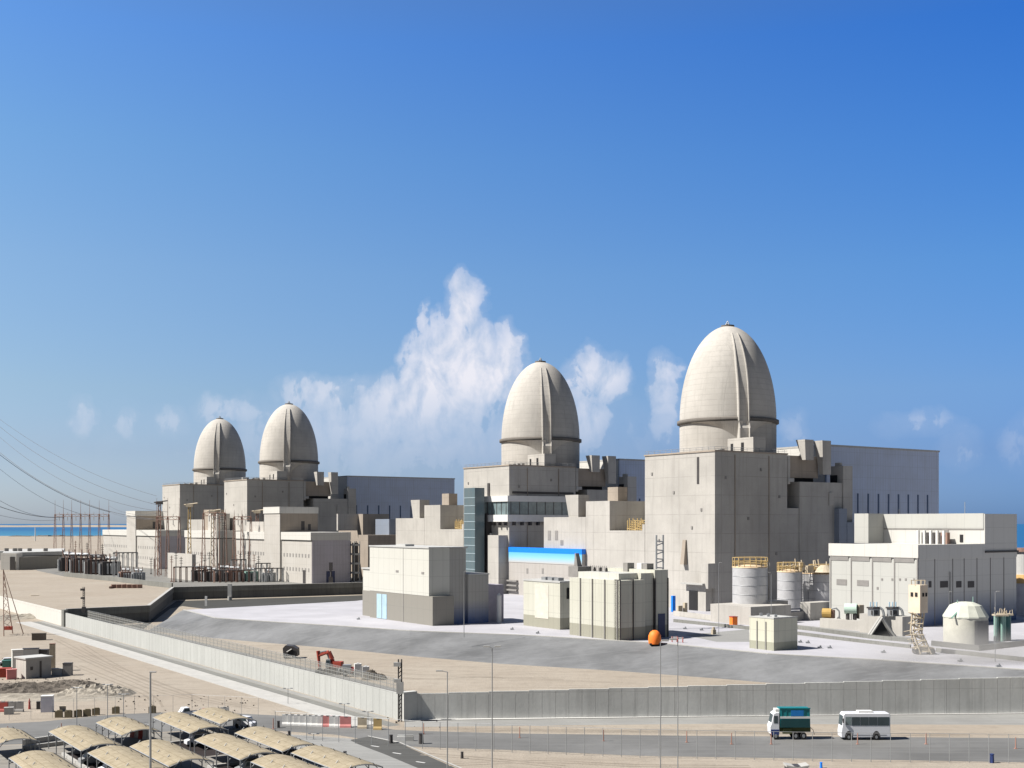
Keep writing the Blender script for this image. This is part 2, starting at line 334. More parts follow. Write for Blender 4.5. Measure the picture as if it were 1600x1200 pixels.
# walls' plan: long wall along A through WC
WC = G(627, 1125, LOW); WC.z = 0
edge = [G(*p) for p in ((286, 953), (336, 966), (440, 973), (540, 979), (640, 986), (820, 993), (1040, 1006), (1200, 1022), (1380, 1032), (1600, 1047), (1900, 1070))]
foot = [G(*p, LOW) for p in ((232, 985), (285, 992.5), (400, 1003), (510, 1012), (640, 1025), (780, 1037), (960, 1048), (1120, 1060), (1250, 1071), (1420, 1085), (1700, 1108))]
nedge = [G(555, 939), U(690, 640)]
back = [U(1400, 470), U(1900, 330)]
mb = MB()
far = [Vector((420, 230, 0)), Vector((700, 500, 0)), Vector((700, 1400, 0)), Vector((60, 1400, 0)), W(nedge[0], 60, 90, 0), nedge[0]]
mb.face([*edge, *far])
plat = struct('platform', mb, SLAB)
mb = MB()
for i in range(len(edge)-1): mb.face([foot[i], foot[i+1], edge[i+1], edge[i]])
a, b = nedge[0], edge[0]
mb.face([(a.x-3, a.y+5, LOW), foot[0], b, a]); q = W(nedge[0], 60, 90, 0); mb.face([(q.x-3, q.y+5, LOW), (a.x-3, a.y+5, LOW), a, q])
struct('embankment', mb, SHOT)
mb = MB()
for i in range(len(edge)-1):   # pale kerb on the platform lip
    d = (edge[i+1]-edge[i]).normalized(); n = Vector((-d.y, d.x, 0))
    mb.hexa([edge[i]-n*.1, edge[i+1]-n*.1, edge[i+1]+n*.7, edge[i]+n*.7], [p+Vector((0, 0, .25)) for p in (edge[i]-n*.1, edge[i+1]-n*.1, edge[i+1]+n*.7, edge[i]+n*.7)])
struct('platform_kerb', mb, KERB)
# terrace behind the retaining wall, carrying the two far units and running to the coast
W0 = W(WC, 297, .3, 0); W1 = G(233, 951); W2 = U(271, 690); W3 = U(600, 752); W4 = W(W3, 0, 160, 0)
coast = [(-3600, 3300), (-1500, 3700), (-900, 3650), (-300, 2900), (300, 2400), (700, 1900), (700, 1400)]
mb = MB(); lw = [WC+AX*t for t in (290, 700)]
mb.face([W0, W1, W2, W3, W4, (60, 1400, 0), (700, 1400, 0), *[(x, y, 0) for x, y in coast[::-1][1:]], (-3600, 1500, 0), (-900, 1700, 0), W(WC, 900, .3, 0)])
struct('terrace', mb, SAND)
mb = MB(); mb.face([(-60000, 1500, -3), (60000, 1500, -3), (60000, 90000, -3), (-60000, 90000, -3)])
t = NT('sea_water'); a = t.noise(.0012, 5, .55, stretch=(.35, 2.2, 1)); b = t.noise(.05, 5, .6)
sp = t.n('ShaderNodeSeparateXYZ'); t.L.new(t.pos, sp.inputs[0]); nearf = t.maprange(t.math('ADD', sp.outputs[1], t.math('MULTIPLY', a, 2500)), 4500, 9000, 1, 0); nearf = t.math('MULTIPLY', nearf, t.maprange(sp.outputs[0], -200, 600, 1, 0))
t.bump(b, .5, 1.0); SEA = t.done(t.mix(nearf, (.010, .085, .20), (.035, .16, .25)), .45, 0, .25)
struct('sea', mb, SEA)
mb = MB(); pts = [(-9000+i*450, 13500+300*math.sin(i*.9)) for i in range(14)]
for i, (x, y) in enumerate(pts[:-1]):
    x2, y2 = pts[i+1]; h1 = 10+14*abs(math.sin(i*1.3)); h2 = 10+14*abs(math.sin((i+1)*1.3))
    mb.hexa([Vector((x, y, -3)), Vector((x2, y2, -3)), Vector((x2, y2+900, -3)), Vector((x, y+900, -3))], [Vector((x, y+200, h1)), Vector((x2, y2+200, h2)), Vector((x2, y2+700, h2)), Vector((x, y+700, h1))])
struct('far_shore', mb, SAND)
mb = MB()     # rough beach line
for i in range(60):
    x = -1500+i*20; y = 3550+random.uniform(-60, 60); mb.hexa([Vector((x, y, 0)), Vector((x+26, y, 0)), Vector((x+26, y+60, 0)), Vector((x, y+60, 0))], [Vector((x+3, y+10, random.uniform(1, 4))), Vector((x+22, y+10, random.uniform(1, 4))), Vector((x+22, y+50, 2)), Vector((x+3, y+50, 2))])
struct('shore_bank', mb, RUB)
def strip(name, up, lo, z, mat, off=.004):
    mb = MB(); n = 40
    def at(L, u):
        for (a, b), (c, d) in zip(L, L[1:]):
            if a <= u <= c: 
                k = (u-a)/(c-a); return b+(d-b)*k
        return L[0][1] if u < L[0][0] else L[-1][1]
    u0, u1 = max(up[0][0], lo[0][0]), min(up[-1][0], lo[-1][0]); us = [u0+(u1-u0)*i/n for i in range(n+1)]
    for a, b in zip(us, us[1:]):
        q = [G(a, at(lo, a), z), G(b, at(lo, b), z), G(b, at(up, b), z), G(a, at(up, a), z)]
        mb.face([p+Vector((0, 0, off)) for p in q])
    bmesh.ops.remove_doubles(mb.bm, verts=mb.bm.verts, dist=.001)
    return struct(name, mb, mat)
ROADU = [(-120, 1136), (60, 1128), (180, 1116), (300, 1112), (420, 1117), (540, 1126), (620, 1141), (800, 1146), (1100, 1150), (1720, 1154)]
ROADL = [(-120, 1168), (60, 1162), (180, 1148), (300, 1141), (420, 1141), (540, 1149), (620, 1166), (800, 1172), (1000, 1181), (1720, 1193)]
strip('road', ROADU, ROADL, LOW, ASPH, .008)
strip('footway', [(632, 1126), (1100, 1120), (1720, 1113)], [(632, 1136), (1100, 1131), (1720, 1133)], LOW, PAVE, .004)
strip('footway_kerb', [(632, 1123.2), (1100, 1117.5), (1720, 1111.5)], [(632, 1126.2), (1100, 1120.3), (1720, 1114)], LOW, WHITE, .12)
strip('side_road', [(548, 1156), (575, 1151), (625, 1162), (725, 1206)], [(548, 1157), (560, 1163), (600, 1178), (660, 1203), (725, 1215)], LOW, ASPH2, .012)
strip('yard_paving', [(430, 1146), (548, 1154), (680, 1207)], [(430, 1148), (440, 1156), (470, 1215), (680, 1216)], LOW, PAVE, .004)
strip('side_road_kerb', [(575, 1150), (625, 1160), (730, 1204)], [(575, 1151.2), (625, 1161.6), (730, 1206)], LOW, KERB, .1)
mb = MB()      # lane dashes on the side road
for u, v in ((586, 1166), (620, 1177), (657, 1191)):
    p = G(u, v, LOW+.02); mb.hexa([p+Vector((-1, .5, 0)), p+Vector((.7, -.7, 0)), p+Vector((1, -.4, 0)), p+Vector((-.7, .8, 0))], [p+Vector((-1, .5, .004)), p+Vector((.7, -.7, .004)), p+Vector((1, -.4, .004)), p+Vector((-.7, .8, .004))])
struct('road_markings', mb, WHITE)
mb = MB(); mb.ab(WC, -6, 330, -6.6, -3.4, LOW-.02, LOW+.006); struct('drain_channel', mb, plain('drain', (.16, .16, .15)))
mb = MB(); mb.ab(WC, -2, 330, -13, -6.62, LOW-.02, LOW+.1); struct('wall_path', mb, KERB)
mb = MB(); mb.ab(WC, 3, 330, -3.3, -1.0, LOW-.02, LOW+.008); struct('wall_verge', mb, PAVE)
mb = MB(); mb.ab(WC, 2, 300, .5, 24, LOW-.02, LOW+.02); struct('service_track', mb, asphalt('track_gravel', (.24, .235, .225)))
# asphalt service channel between platform and retaining wall
mb = MB(); mb.face([p+Vector((0, 0, .01)) for p in (G(205, 985, LOW), G(224, 983, LOW), G(266, 951, LOW), G(285, 947, LOW), U(470, 540, LOW), U(600, 600, LOW), U(600, 742, LOW), U(276, 680, LOW), U(222, 524, LOW), U(130, 510, LOW), G(140, 985, LOW))]); struct('service_road', mb, asphalt('channel_asphalt', (.075, .075, .07)))
# parking yard asphalt
mb = MB(); mb.face([p+Vector((0, 0, .004)) for p in (G(-200, 1172, LOW), G(60, 1163, LOW), G(180, 1149, LOW), G(300, 1142, LOW), G(428, 1143, LOW), G(470, 1230, LOW), G(300, 1400, LOW), G(-200, 1400, LOW))]); struct('parking_yard', mb, asphalt('yard_asphalt', (.30, .285, .26)))
# rubble spoil banks and trench in the left yard
def heap(name, cx, cy, lx, ly, h, mat, seed, z=LOW, n=26, rot=0):
    random.seed(seed); mb = MB(); vs = []
    R = Matrix.Rotation(rot, 3, 'Z')
    for i in range(n+1):
        row = []
        for j in range(n+1):
            x, y = i/n*2-1, j/n*2-1; r = max(0, 1-(x*x+y*y)); hh = h*r**.7*(.6+.6*random.random()) if r > 0 else -.05
            row.append(mb.bm.verts.new(Vector((cx, cy, z))+R @ Vector((x*lx, y*ly, hh))))
        vs.append(row)
    for i in range(n):
        for j in range(n): mb.bm.faces.new((vs[i][j], vs[i+1][j], vs[i+1][j+1], vs[i][j+1]))
    return mb
p = G(60, 1078, LOW); struct('spoil_bank', heap('s', p.x, p.y, 17, 4.2, 2.0, RUB, 3), RUB)
p = G(10, 1082, LOW); struct('spoil_bank', heap('s', p.x, p.y, 14, 5, 2.2, RUB, 9, rot=.1), RUB)
p = G(60, 1092, LOW); struct('sand_heap', heap('s', p.x, p.y, 22, 5.5, 1.2, SAND2, 4), SAND2)
p = G(150, 1085, LOW); struct('sand_heap', heap('s', p.x, p.y, 10, 8, 2.4, SAND2, 5), SAND2)
p = G(112, 1072, LOW); struct('spoil_bank', heap('s', p.x, p.y, 8, 4, 1.6, RUB, 15), RUB)
p = G(40, 965, LOW); struct('sand_heap', heap('s', p.x, p.y, 26, 10, 1.6, SAND2, 6, rot=.9), SAND2)
random.seed(7)

# faint wheel tracks pressed into the sand
TRK = sand('tyre_track_sand', (.335, .287, .233), (.375, .33, .275), (.28, .245, .20))
def track(pts, hz, w=.7, gap=1.9):
    mb = MB(); P_ = []
    q = [G(u, v, LOW) for u, v in pts]
    for i in range(len(q)-1):
        a0 = q[max(0, i-1)]; a1 = q[i]; a2 = q[i+1]; a3 = q[min(len(q)-1, i+2)]
        for k in range(10):
            f = k/10; P_.append(.5*((2*a1)+(a2-a0)*f+(2*a0-5*a1+4*a2-a3)*f*f+(3*a1-a0-3*a2+a3)*f**3))
    for off in (-gap/2, gap/2):
        prev = None
        for i in range(len(P_)-1):
            d = (P_[i+1]-P_[i]).normalized(); n = Vector((-d.y, d.x, 0)); wv = w*(.6+.5*random.random()); e = (P_[i]+n*(off-wv/2)+Vector((0, 0, hz)), P_[i]+n*(off+wv/2)+Vector((0, 0, hz)))
            if prev: mb.face([prev[0], prev[1], e[1], e[0]])
            prev = e
    struct('tyre_track', mb, TRK)
for ti, pts in enumerate((((130, 1010), (190, 1045), (280, 1080), (420, 1112)), ((110, 1020), (200, 1060), (270, 1085), (400, 1108)), ((90, 1000), (150, 1030), (240, 1065), (330, 1100)), ((120, 1040), (170, 1060), (230, 1085), (250, 1108)),
            ((300, 1004), (420, 1025), (600, 1050), (800, 1060), (1000, 1068)), ((470, 1035), (640, 1060), (760, 1058), (900, 1062)), ((700, 1195), (850, 1190), (1000, 1196), (1200, 1198)), ((660, 1178), (760, 1186), (900, 1200)), ((700, 1139), (900, 1141), (1100, 1143), (1400, 1147)), ((720, 1141.5), (950, 1143), (1250, 1146), (1560, 1149)))):
    track(pts, .004+.002*ti)
# ------------------------------------------------------------------ walls and fences
def panel_wall(mb, P, d, L, pw, th, z0, zt, gap=.06):
    """row of cast panels along direction d from P; zt(i) gives each panel's top"""
    n = Vector((d.y, -d.x, 0)); k = int(L/pw)
    for i in range(k):
        a = P+d*(i*pw+gap/2); b = P+d*((i+1)*pw-gap/2); z1 = zt(i)
        q = lambda z: [Vector((p.x, p.y, z)) for p in (a, b, b-n*th, a-n*th)]
        mb.hexa(q(z0), q(z1))
    q = lambda z: [Vector((p.x, p.y, z)) for p in (P-n*(.1), P+d*(k*pw)-n*.1, P+d*(k*pw)-n*(th-.1), P-n*(th-.1))]
    mb.hexa(q(z0), q(min(zt(i) for i in range(k))-.3))
w = thing('perimeter_wall', 'long sunlit pale concrete panel wall running up the sandy yard to the left edge', 'wall', tuple(W(WC, 0, 0, LOW)))
mb = MB(); panel_wall(mb, WC, AX, 297, 3.2, .5, LOW-.4, lambda i: 0.0); mb.build('wall_panel', WALLL, w)
mb = MB(); panel_wall(mb, W(WC, 297.6, 0, 0), AX, 380, 3.2, .5, LOW-.4, lambda i: .5); mb.build('wall_panel', WHITE_P, w)
mb = MB(); mb.ab(WC, 294, 298, -1.2, .8, LOW, 1.2); mb.build('pier', DARKW2, w)
mb = MB()
for t_ in (2, 34, 78, 122, 166, 214): mb.ab(WC, t_, t_+.5, -.12, .1, LOW, -.1)
mb.build('pilaster', KERB, w)
mb = MB(); mb.ab(WC, -1.6, 0, -.25, 3.2, LOW-.4, .45); mb.build('corner_pier', WALLR, w)
rd = (G(1700, 1113.5, LOW)-G(636, 1124.5, LOW)); rd.z = 0; rd.normalize()
RP = G(636, 1124.5, LOW); RP.z = 0
w = thing('boundary_wall', 'grey concrete panel wall with stepped top behind the bus and the truck', 'wall', (RP.x, RP.y, LOW))
mb = MB(); panel_wall(mb, RP+rd*.2, rd, 185, 3.05, .5, LOW-.4, lambda i: -.1+.19*(i//3)*.9); mb.build('wall_panel', WALLR, w)
def fence(name, label, pts, h, sp, mat_net, z_of, postr=.05, cat='fence', rails=2):
    f = thing(name, label, cat, tuple(pts[0])); mn = MB(); mr = [MB() for _ in range(rails)]; posts = []
    for a, b in zip(pts, pts[1:]):
        L = (b-a).length; k = max(1, round(L/sp))
        for i in range(k):
            p = a+(b-a)*(i/k); q = a+(b-a)*((i+1)/k); posts.append(p)
            if mat_net: mn.face([p, q, q+Vector((0, 0, h)), p+Vector((0, 0, h))])
            for r in range(rails): mr[r].bar(p+Vector((0, 0, h*(1-r*.9))), q+Vector((0, 0, h*(1-r*.9))), postr*.6)
    if mat_net: mn.build('fence_mesh', mat_net, f)
    for m in mr: m.build('rail', GREY, f)
    for p in posts[:100]: m = MB(); m.bar(p, p+Vector((0, 0, h)), postr, 4); m.build('post', GREY, f)
    if len(posts) > 100:
        m = MB()
        for p in posts[100:]: m.bar(p, p+Vector((0, 0, h)), postr, 4)
        tag(m.build('posts', GREY, f), kind='stuff')
    return f
fence('wall_top_fence', 'grey wire fence on posts along the top of the sunlit yard wall', [W(WC, 1, .3, 0), W(WC, 262, .3, 0)], 3.0, 3.2, NET, None, .05)
fence('roadside_fence', 'thin wire fence on tall posts along the near edge of the road', [G(u, v, LOW) for u, v in ((430, 1152), (660, 1170), (800, 1176), (1000, 1184), (1300, 1190), (1700, 1194))], 5.4, 3.6, None, None, .065, rails=1)
fence('yard_fence', 'thin wire fence on slim posts between the left yard and the road', [G(u, v, LOW) for u, v in ((-20, 1128), (180, 1117), (300, 1113), (430, 1120))], 4.2, 4.5, None, None, .035, rails=1)
rw = thing('retaining_wall', 'dark concrete retaining wall with an angled turn below the switchyard', 'wall', tuple(W0))
for a, b in ((W0, W1), (W1, W2), (W2, W3), (W3, W4)):
    d = (b-a).normalized(); m = MB(); n = Vector((d.y, -d.x, 0))
    q = lambda z, o0, o1, e=0: [Vector((p.x, p.y, z)) for p in (a+n*o0, b+n*o0+d*e, b+n*o1+d*e, a+n*o1)]
    m.hexa(q(LOW-1, -.05, -1.0), q(-1.6, -.05, -1.0)); m.build('wall_base', DARKW, rw)
    m = MB(); m.hexa(q(-1.6, .25, -1.0), q(1.3, .25, -1.0)); m.build('parapet', DARKW2, rw)
    m = MB(); m.hexa(q(1.3, .4, -1.1), q(1.55, .4, -1.1)); m.build('coping', KERB, rw)
# ------------------------------------------------------------------ reactors
def onA(mb, P, u0, u1, b, z0, z1, out=.12, inn=.3):      # slab lying on a sunlit (-B) face
    mb.ab(P, tA(P, u1), tA(P, u0), b-out, b+inn, z0, z1)
RW = 'domed reactor buildings'
def reactor(P, D, zt, label, full, name='reactor_building'):
    """P near roof corner, D dome centre, zt roof height"""
    r = thing(name, label, 'reactor building', (P.x, P.y, 0), RW)
    conc = CONC if full else CONC_F
    m = MB(); m.ab(P, 0, 46.5, 0, 45.7, 0, zt); m.build('auxiliary_block', conc, r)
    m = MB(); m.ab(P, -.35, 46.9, -.35, 46, zt, zt+.7); aux = m.build('roof_parapet', CONC_B, r)
    m = MB(); m.ab(P, 38, 72, 24, 70, 0, zt-2); m.ab(P, 15, 60, 46, 66, 0, zt-2.5); m.build('rear_block', conc, r)
    # dome
    ring = 87.5; R = 23.0
    m = MB(); prof = [(R, 55), (R, ring)]+[(R*math.cos(a), ring+46*math.sin(a)) for a in [math.pi/2*i/28 for i in range(1, 29)]]
    prof[-1] = (0, ring+46); m.lathe((D.x, D.y, 0), prof, 96); dome = m.build('dome', CONC_D, r)
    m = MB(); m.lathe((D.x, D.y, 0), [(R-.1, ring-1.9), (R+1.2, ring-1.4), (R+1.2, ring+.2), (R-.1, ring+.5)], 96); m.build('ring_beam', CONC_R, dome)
    def rr(z): return R if z <= ring else R*max(0, 1-((z-ring)/46)**2)**.5
    for da in (8.0, 188):
        a = math.radians(da); n = Vector((math.sin(a), -math.cos(a), 0)); tg = Vector((n.y, -n.x, 0)); tg = Vector((math.cos(a), math.sin(a), 0))
        zs = [58, ring-5, ring-2.6]+[ring+46*math.sin(math.radians(x)) for x in range(0, 66, 4)]
        for nm, o0, o1, pr in (('tendon_buttress', -2.5, 2.6, 1.5), ('buttress_rib', -3.0, -2.55, 2.3), ('buttress_rib', 1.75, 2.2, 2.5)):
            m = MB(); rows = []
            for z in zs:
                k = 1-.45*max(0, (z-ring-22)/20)**1.5; q = rr(z); c = Vector((D.x, D.y, z)); pp = pr*(1-.5*max(0, (z-ring-15)/27))
                if z < ring-3.5: pp += 1.2*(1 if nm == 'tendon_buttress' else 1)
                rows.append([m.bm.verts.new(c+tg*(o*k)+n*(math.sqrt(max(0, q*q-o*o))-dq)) for o, dq in ((o0, 1.2), (o0, -pp), (o1, -pp), (o1, 1.2))])
            for i in range(len(rows)-1):
                for j in range(3): m.bm.faces.new((rows[i][j], rows[i][j+1], rows[i+1][j+1], rows[i+1][j]))
            m.bm.faces.new(rows[-1]); m.build(nm, CONC_D, dome)
    m = MB(); top = Vector((D.x, D.y, ring+46)); m.cyl(top-Vector((0, 0, .6)), 3.2, 1.0, 20); m.build('cap', CONC_R, dome)
    m = MB()
    for k in range(4):
        a = k*math.pi/2+.4; q = top+Vector((math.cos(a)*1.6, math.sin(a)*1.6, 0)); m.bar(q, top+Vector((0, 0, 2.6)), .14)
        m.bar(top+Vector((math.cos(a)*.9, math.sin(a)*.9, 1.1)), top+Vector((math.cos(a+1.57)*.9, math.sin(a+1.57)*.9, 1.1)), .14)
    m.build('lightning_mast', GREY, dome)
    m = MB(); n_ = 26      # sloping haunch under the ring, deepening towards the buttress
    for sgn, span in ((-1, 62), (1, 40)):
        tp, bt = [], []
        for i in range(n_+1):
            f = i/n_; a = math.radians(8+sgn*(span*(1-f)+2)); e = Vector((math.sin(a), -math.cos(a), 0)); dz = 9.5*f**2.2
            tp.append(m.bm.verts.new(Vector((D.x, D.y, ring-1.6))+e*(R+1.0+1.3*f))); bt.append(m.bm.verts.new(Vector((D.x, D.y, ring-1.9-dz))+e*(R-.05)))
        for i in range(n_): m.bm.faces.new((tp[i], tp[i+1], bt[i+1], bt[i]))
    m.build('haunch', CONC_D, dome)
    # roof block with two openings at the foot of the dome
    m = MB(); m.ab(P, 0.4, 16.5, 24.1, 32, zt-.3, zt+7.4); rb = m.build('roof_block', conc, r)
    m = MB(); m.ab(P, 13, 14.4, 23.9, 24.3, zt+1.2, zt+5); m.build('opening', BLACK, rb); m = MB(); m.ab(P, 6.2, 7.8, 23.9, 24.3, zt+1.4, zt+5.2); m.build('opening', BLACK, rb)
    # lower mass to the right
    m = MB(); m.ab(P, 0, 40, 54, 91, 0, 57.8); m.ab(P, 14, 40, 45.72, 54, 0, 57.8); m.ab(P, .4, 14, 45.72, 54, 0, 45.5); m.ab(P, -.1, .4, 45.9, 47.6, 56.6, zt-.2); m.build('lower_block', conc, r)
    m = MB(); m.ab(P, 3, 34, 46.2, 70, 59.8, zt); m.build('upper_block', CONC_B, r)
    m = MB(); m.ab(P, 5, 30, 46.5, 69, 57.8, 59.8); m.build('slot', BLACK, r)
    m = MB(); m.ab(P, -.4, 1.5, 46, 50, 57.6, 59.4); m.build('ledge', KERB, r)
    m = MB(); m.ab(P, -.6, 7.5, 83.7, 90.4, 40, 66); m.ab(P, 2, 5, 84.4, 86, 66, 67.6); m.build('corner_column', CONC, r)
    m = MB(); m.ab(P, 3, 7, 83.4, 83.75, 58, 61.6); m.build('opening', BLACK, r)
    m = MB(); m.ab(P, -.5, .2, 74, 77, 47, 53); m.build('vent_hood', CONC_D, r)
    # pair of tall tapered exhaust fins
    for b0, zb, tl in ((56.5, 68, 4.6), (68.5, 61.5, 4.6)):
        m = MB(); q0 = [W(P, -1, b0+.5, zb), W(P, -1, b0+6, zb), W(P, 1, b0+6, zb), W(P, 1, b0+.5, zb)]; q1 = [W(P, -1, b0, zt+7.5), W(P, -1, b0+6, zt+7.5), W(P, tl, b0+6, zt+7.5), W(P, tl, b0, zt+7.5)]
        m.hexa(q0, q1); m.build('exhaust_fin', CONC, r)
    m = MB()      # roof guard rail
    for b in range(0, 47, 4): m.bar(W(P, .2, b, zt+.6), W(P, .2, b, zt+2.2), .09)
    for t_ in range(4, 47, 4): m.bar(W(P, t_, .1, zt+.6), W(P, t_, .1, zt+2.2), .09)
    for hh in (1.4, 2.2): m.bar(W(P, .2, 0, zt+hh), W(P, .2, 46, zt+hh), .08); m.bar(W(P, .2, 0, zt+hh), W(P, 46.5, .1, zt+hh), .08)
    m.build('guard_rail', GREY, r)
    for b in (12, 33.5): m = MB(); m.ab(P, -.35, 0, b, b+.35, 0, zt-1); m.build('downpipe', CONC_B, r)
    for t_, z_ in ((8, 44), (26, 52), (36, 30), (41, 61), (14, 36)): m = MB(); m.ab(P, t_, t_+1, -.3, 0, z_, z_+1.2); m.build('wall_lamp', LOUV, r)
    for b, z_ in ((6, 58), (20, 40), (28, 62), (40, 50), (38, 24)): m = MB(); m.ab(P, -.3, 0, b, b+1, z_, z_+1.3); m.build('wall_lamp', LOUV, r)
    m = MB()
    for k in range(6): m.box(W(P, 4+k*6, 6+(k*7) % 18, zt), 2.0, 1.6, 1.2+(k % 3)*.7, .6)
    m.build('roof_vent', KERB, r)
    # stepped annexes towards the next unit
    m = MB(); m.ab(P, 46.5, 72.6, -.15, 22, 0, 35); m.ab(P, 46.5, 48.2, -.15, .9, 35, 38); m.build('annex', conc, r)
    m = MB(); m.ab(P, 72.6, 91.3, -.1, 24, 0, 49.5); m.build('annex', CONC_B if not full else conc, r)
    m = MB(); m.ab(P, 91.3, 127, -.2, 24, 0, 41.7); an = m.build('annex', conc, r)
    if full:
        m = MB(); m.ab(P, 76, 84, 8, 14, 49.5, 56.5); m.build('stair_head', CONC_B, r)
        m = MB(); m.hexa([W(P, t, b, 41.7) for t, b in ((99, 1), (99, 8), (107, 8), (107, 1))], [W(P, t, b, 53) for t, b in ((99, 1), (99, 8), (110, 8), (110, 1))]); m.build('vent_shaft', conc, r)
        m = MB(); m.ab(P, 92, 99, 6, 12, 41.7, 47); m.build('roof_plant_room', CONC_B, r)
        for t_ in (60, 66): 
            m = MB()
            for k in range(5):
                m.bar(W(P, t_-3+k*1.4, 8, 35), W(P, t_-3+k*1.4, 8, 40+k % 2), .25)
                m.bar(W(P, t_-4, 8+k, 35.3+k), W(P, t_+3, 8+k, 36+k), .22)
            m.build('scaffold', YEL, r)
    return r
P1 = U(1117, 520); D1 = U(1137, 572.7); P2 = U(795.5, 648); D2 = U(844.5, 699.4); P3 = U(386, 888); D3 = U(451.5, 946); P4 = U(281, 1025); D4 = U(343.5, 1078)
r1 = reactor(P1, D1, 70, 'largest domed concrete reactor building, nearest the white plant building and the steel tanks', True)
r2 = reactor(P2, D2, 70, 'second domed reactor building, with a ribbon window bay and a dark glass tower', True)
r3 = reactor(P3, D3, 71, 'far domed reactor building standing behind the white tower of the cream office block', False)
r4 = reactor(P4, D4, 72, 'smallest and farthest domed reactor building, leftmost of the four', False)
# details on unit one's sunlit face
m = MB(); onA(m, P1, 1089, 1092.5, 0, 56, 68); m.build('slot_window', DARK, r1)
m = MB(); m.hexa([W(P1, t, b, 20) for t, b in ((17.5, -2.2), (17.5, 0), (20, 0), (20, -2.2))], [W(P1, t, b, 31) for t, b in ((18, -.6), (18, 0), (20, 0), (20, -.6))]); m.build('vent_hood', CONC_B, r1)
m = MB(); m.ab(P1, 1.5, 14, -4, 0, 0, 11.5); m.ab(P1, -1, 3.5, -5, 0, 10, 21); pe = m.build('entrance_block', conc if False else CONC, r1)
m = MB(); m.ab(P1, 6.5, 12, -4.2, -3.9, 0, 8.6); m.build('doorway', BLACK, pe)
m = MB(); m.ab(P1, 1, 15, -6.5, -3.9, 11.5, 12.2); m.build('canopy', KERB, pe)
for k, (u, v0, v1, b) in enumerate(((859, 829, 844, -.2), (870, 829, 844, -.2), (878.5, 844, 852, -.2))):
    d = W(P1, tA(P1, u), 0, 0).y; m = MB(); onA(m, P1, u-2.3, u+2.3, -.2, ZV(v1, d), ZV(v0, d)); m.build('vent', LOUV, r1)
# unit two: ribbon window bay and stair tower
m = MB(); m.ab(P2, -2.4, 31, -2.6, 46, 50.4, 53.6); bay = m.build('upper_fascia', WHITE, r2)
m = MB(); m.ab(P2, -2.4, 31, -2.6, 46, 39.4, 43.2); m.build('lower_fascia', WHITE, r2)
m = MB(); m.ab(P2, -1.4, 30, -1.8, 45.2, 43.2, 50.4); gl = m.build('ribbon_window', GLASS2, r2)
for k in range(8): m = MB(); m.ab(P2, -1.5, -1.35, k*5.8, k*5.8+.4, 43.2, 50.4); m.build('mullion', DARK, gl)
for k in range(7): m = MB(); m.ab(P2, k*4.6, k*4.6+.4, -1.95, -1.75, 43.2, 50.4); m.build('mullion', DARK, gl)
m = MB()
for k in range(8): m.ab(P2, -2, .2, 2+k*5.4, 3.2+k*5.4, 37.4, 39.4)
for k in range(5): m.ab(P2, 2+k*5.4, 3.2+k*5.4, -2.2, .2, 37.4, 39.4)
m.build('bracket', DARK, r2)
m = MB(); m.ab(P2, -.3, 1, 2, 44, 54.8, 56); m.build('roof_edge', DARK, r2)
m = MB(); m.ab(P2, 19, 21, -.5, .1, 53.6, 61); m.build('vent_hood', DARK, r2)
m = MB(); m.ab(P2, 1.5, 12, -6, 0, 0, 32); m.build('front_block', CONC, r2)
Q = U(742, 654); m = MB(); q = tA(Q, 725); m.ab(Q, 0, q, 0, tB(Q, 757), 0, ZV(762, 654)); st = m.build('glass_stair_tower', cladding('stair_glazing', (.13, .19, .22), 3, rough=.2), r2)
m = MB()
for k in range(12): m.ab(Q, -.15, q+.1, -.15, .2, 4+k*4.4, 4.5+k*4.4)
m.build('floor_band', plain('floor_band', (.24, .30, .33), .4), st)
Q = U(757, 662); m = MB(); m.ab(Q, -2, 14, 0, 12, 0, 44); m.build('deep_shade_block', DARK, r2)  # solid dark block put where only deep shade lies
m = MB(); m.ab(Q, -3, -2.2, 2, 4, 24, 33); m.build('white_panel', WHITE, r2)
# low wall of unit two notch rail etc. blue fascia building between units
Q = W(P1, 91.3, -2.6, 0)
g = thing('blue_trimmed_building', 'low beige building with a bright blue roof band fading down its sunlit wall', 'building', tuple(Q))
tl = tA(Q, 795); m = MB(); m.ab(Q, 0, tl, 0, 2.2, 0, 25.4); m.build('wall', cladding('fading_wall', (.56, .53, .50), 3.4, stain=.12), g)
# painted band: solid blue, then two paler courses
m = MB(); m.ab(Q, -.1, tl+.1, -.25, 2.3, 23.0, 25.6); m.build('blue_band', BLUE, g)
t = NT('blue_course_paint'); sp = t.n('ShaderNodeSeparateXYZ'); t.L.new(t.pos, sp.inputs[0]); f = t.maprange(sp.outputs[2], 17.5, 23.0)
c = t.mix(t.maprange(f, 0, .55), (.42, .40, .38), (.22, .46, .62)); c = t.mix(t.maprange(f, .5, 1), c, (.10, .38, .66)); BCP = t.done(c, .5)
m = MB(); m.ab(Q, -.08, tl+.05, -.18, .1, 17.5, 23.0); m.build('pale_blue_course', BCP, g)
for u in (824, 848): m = MB(); d = W(Q, tA(Q, u), 0, 0).y; onA(m, Q, u-1.3, u+1.3, 0, ZV(896, d), ZV(888, d)); m.build('vent', LOUV, g)
for k in range(3): m = MB(); m.ab(Q, tl-9, tl+.2, -1.4, 0, 2+k*2.5, 2.8+k*2.5); m.build('louvre', LOUV, g)
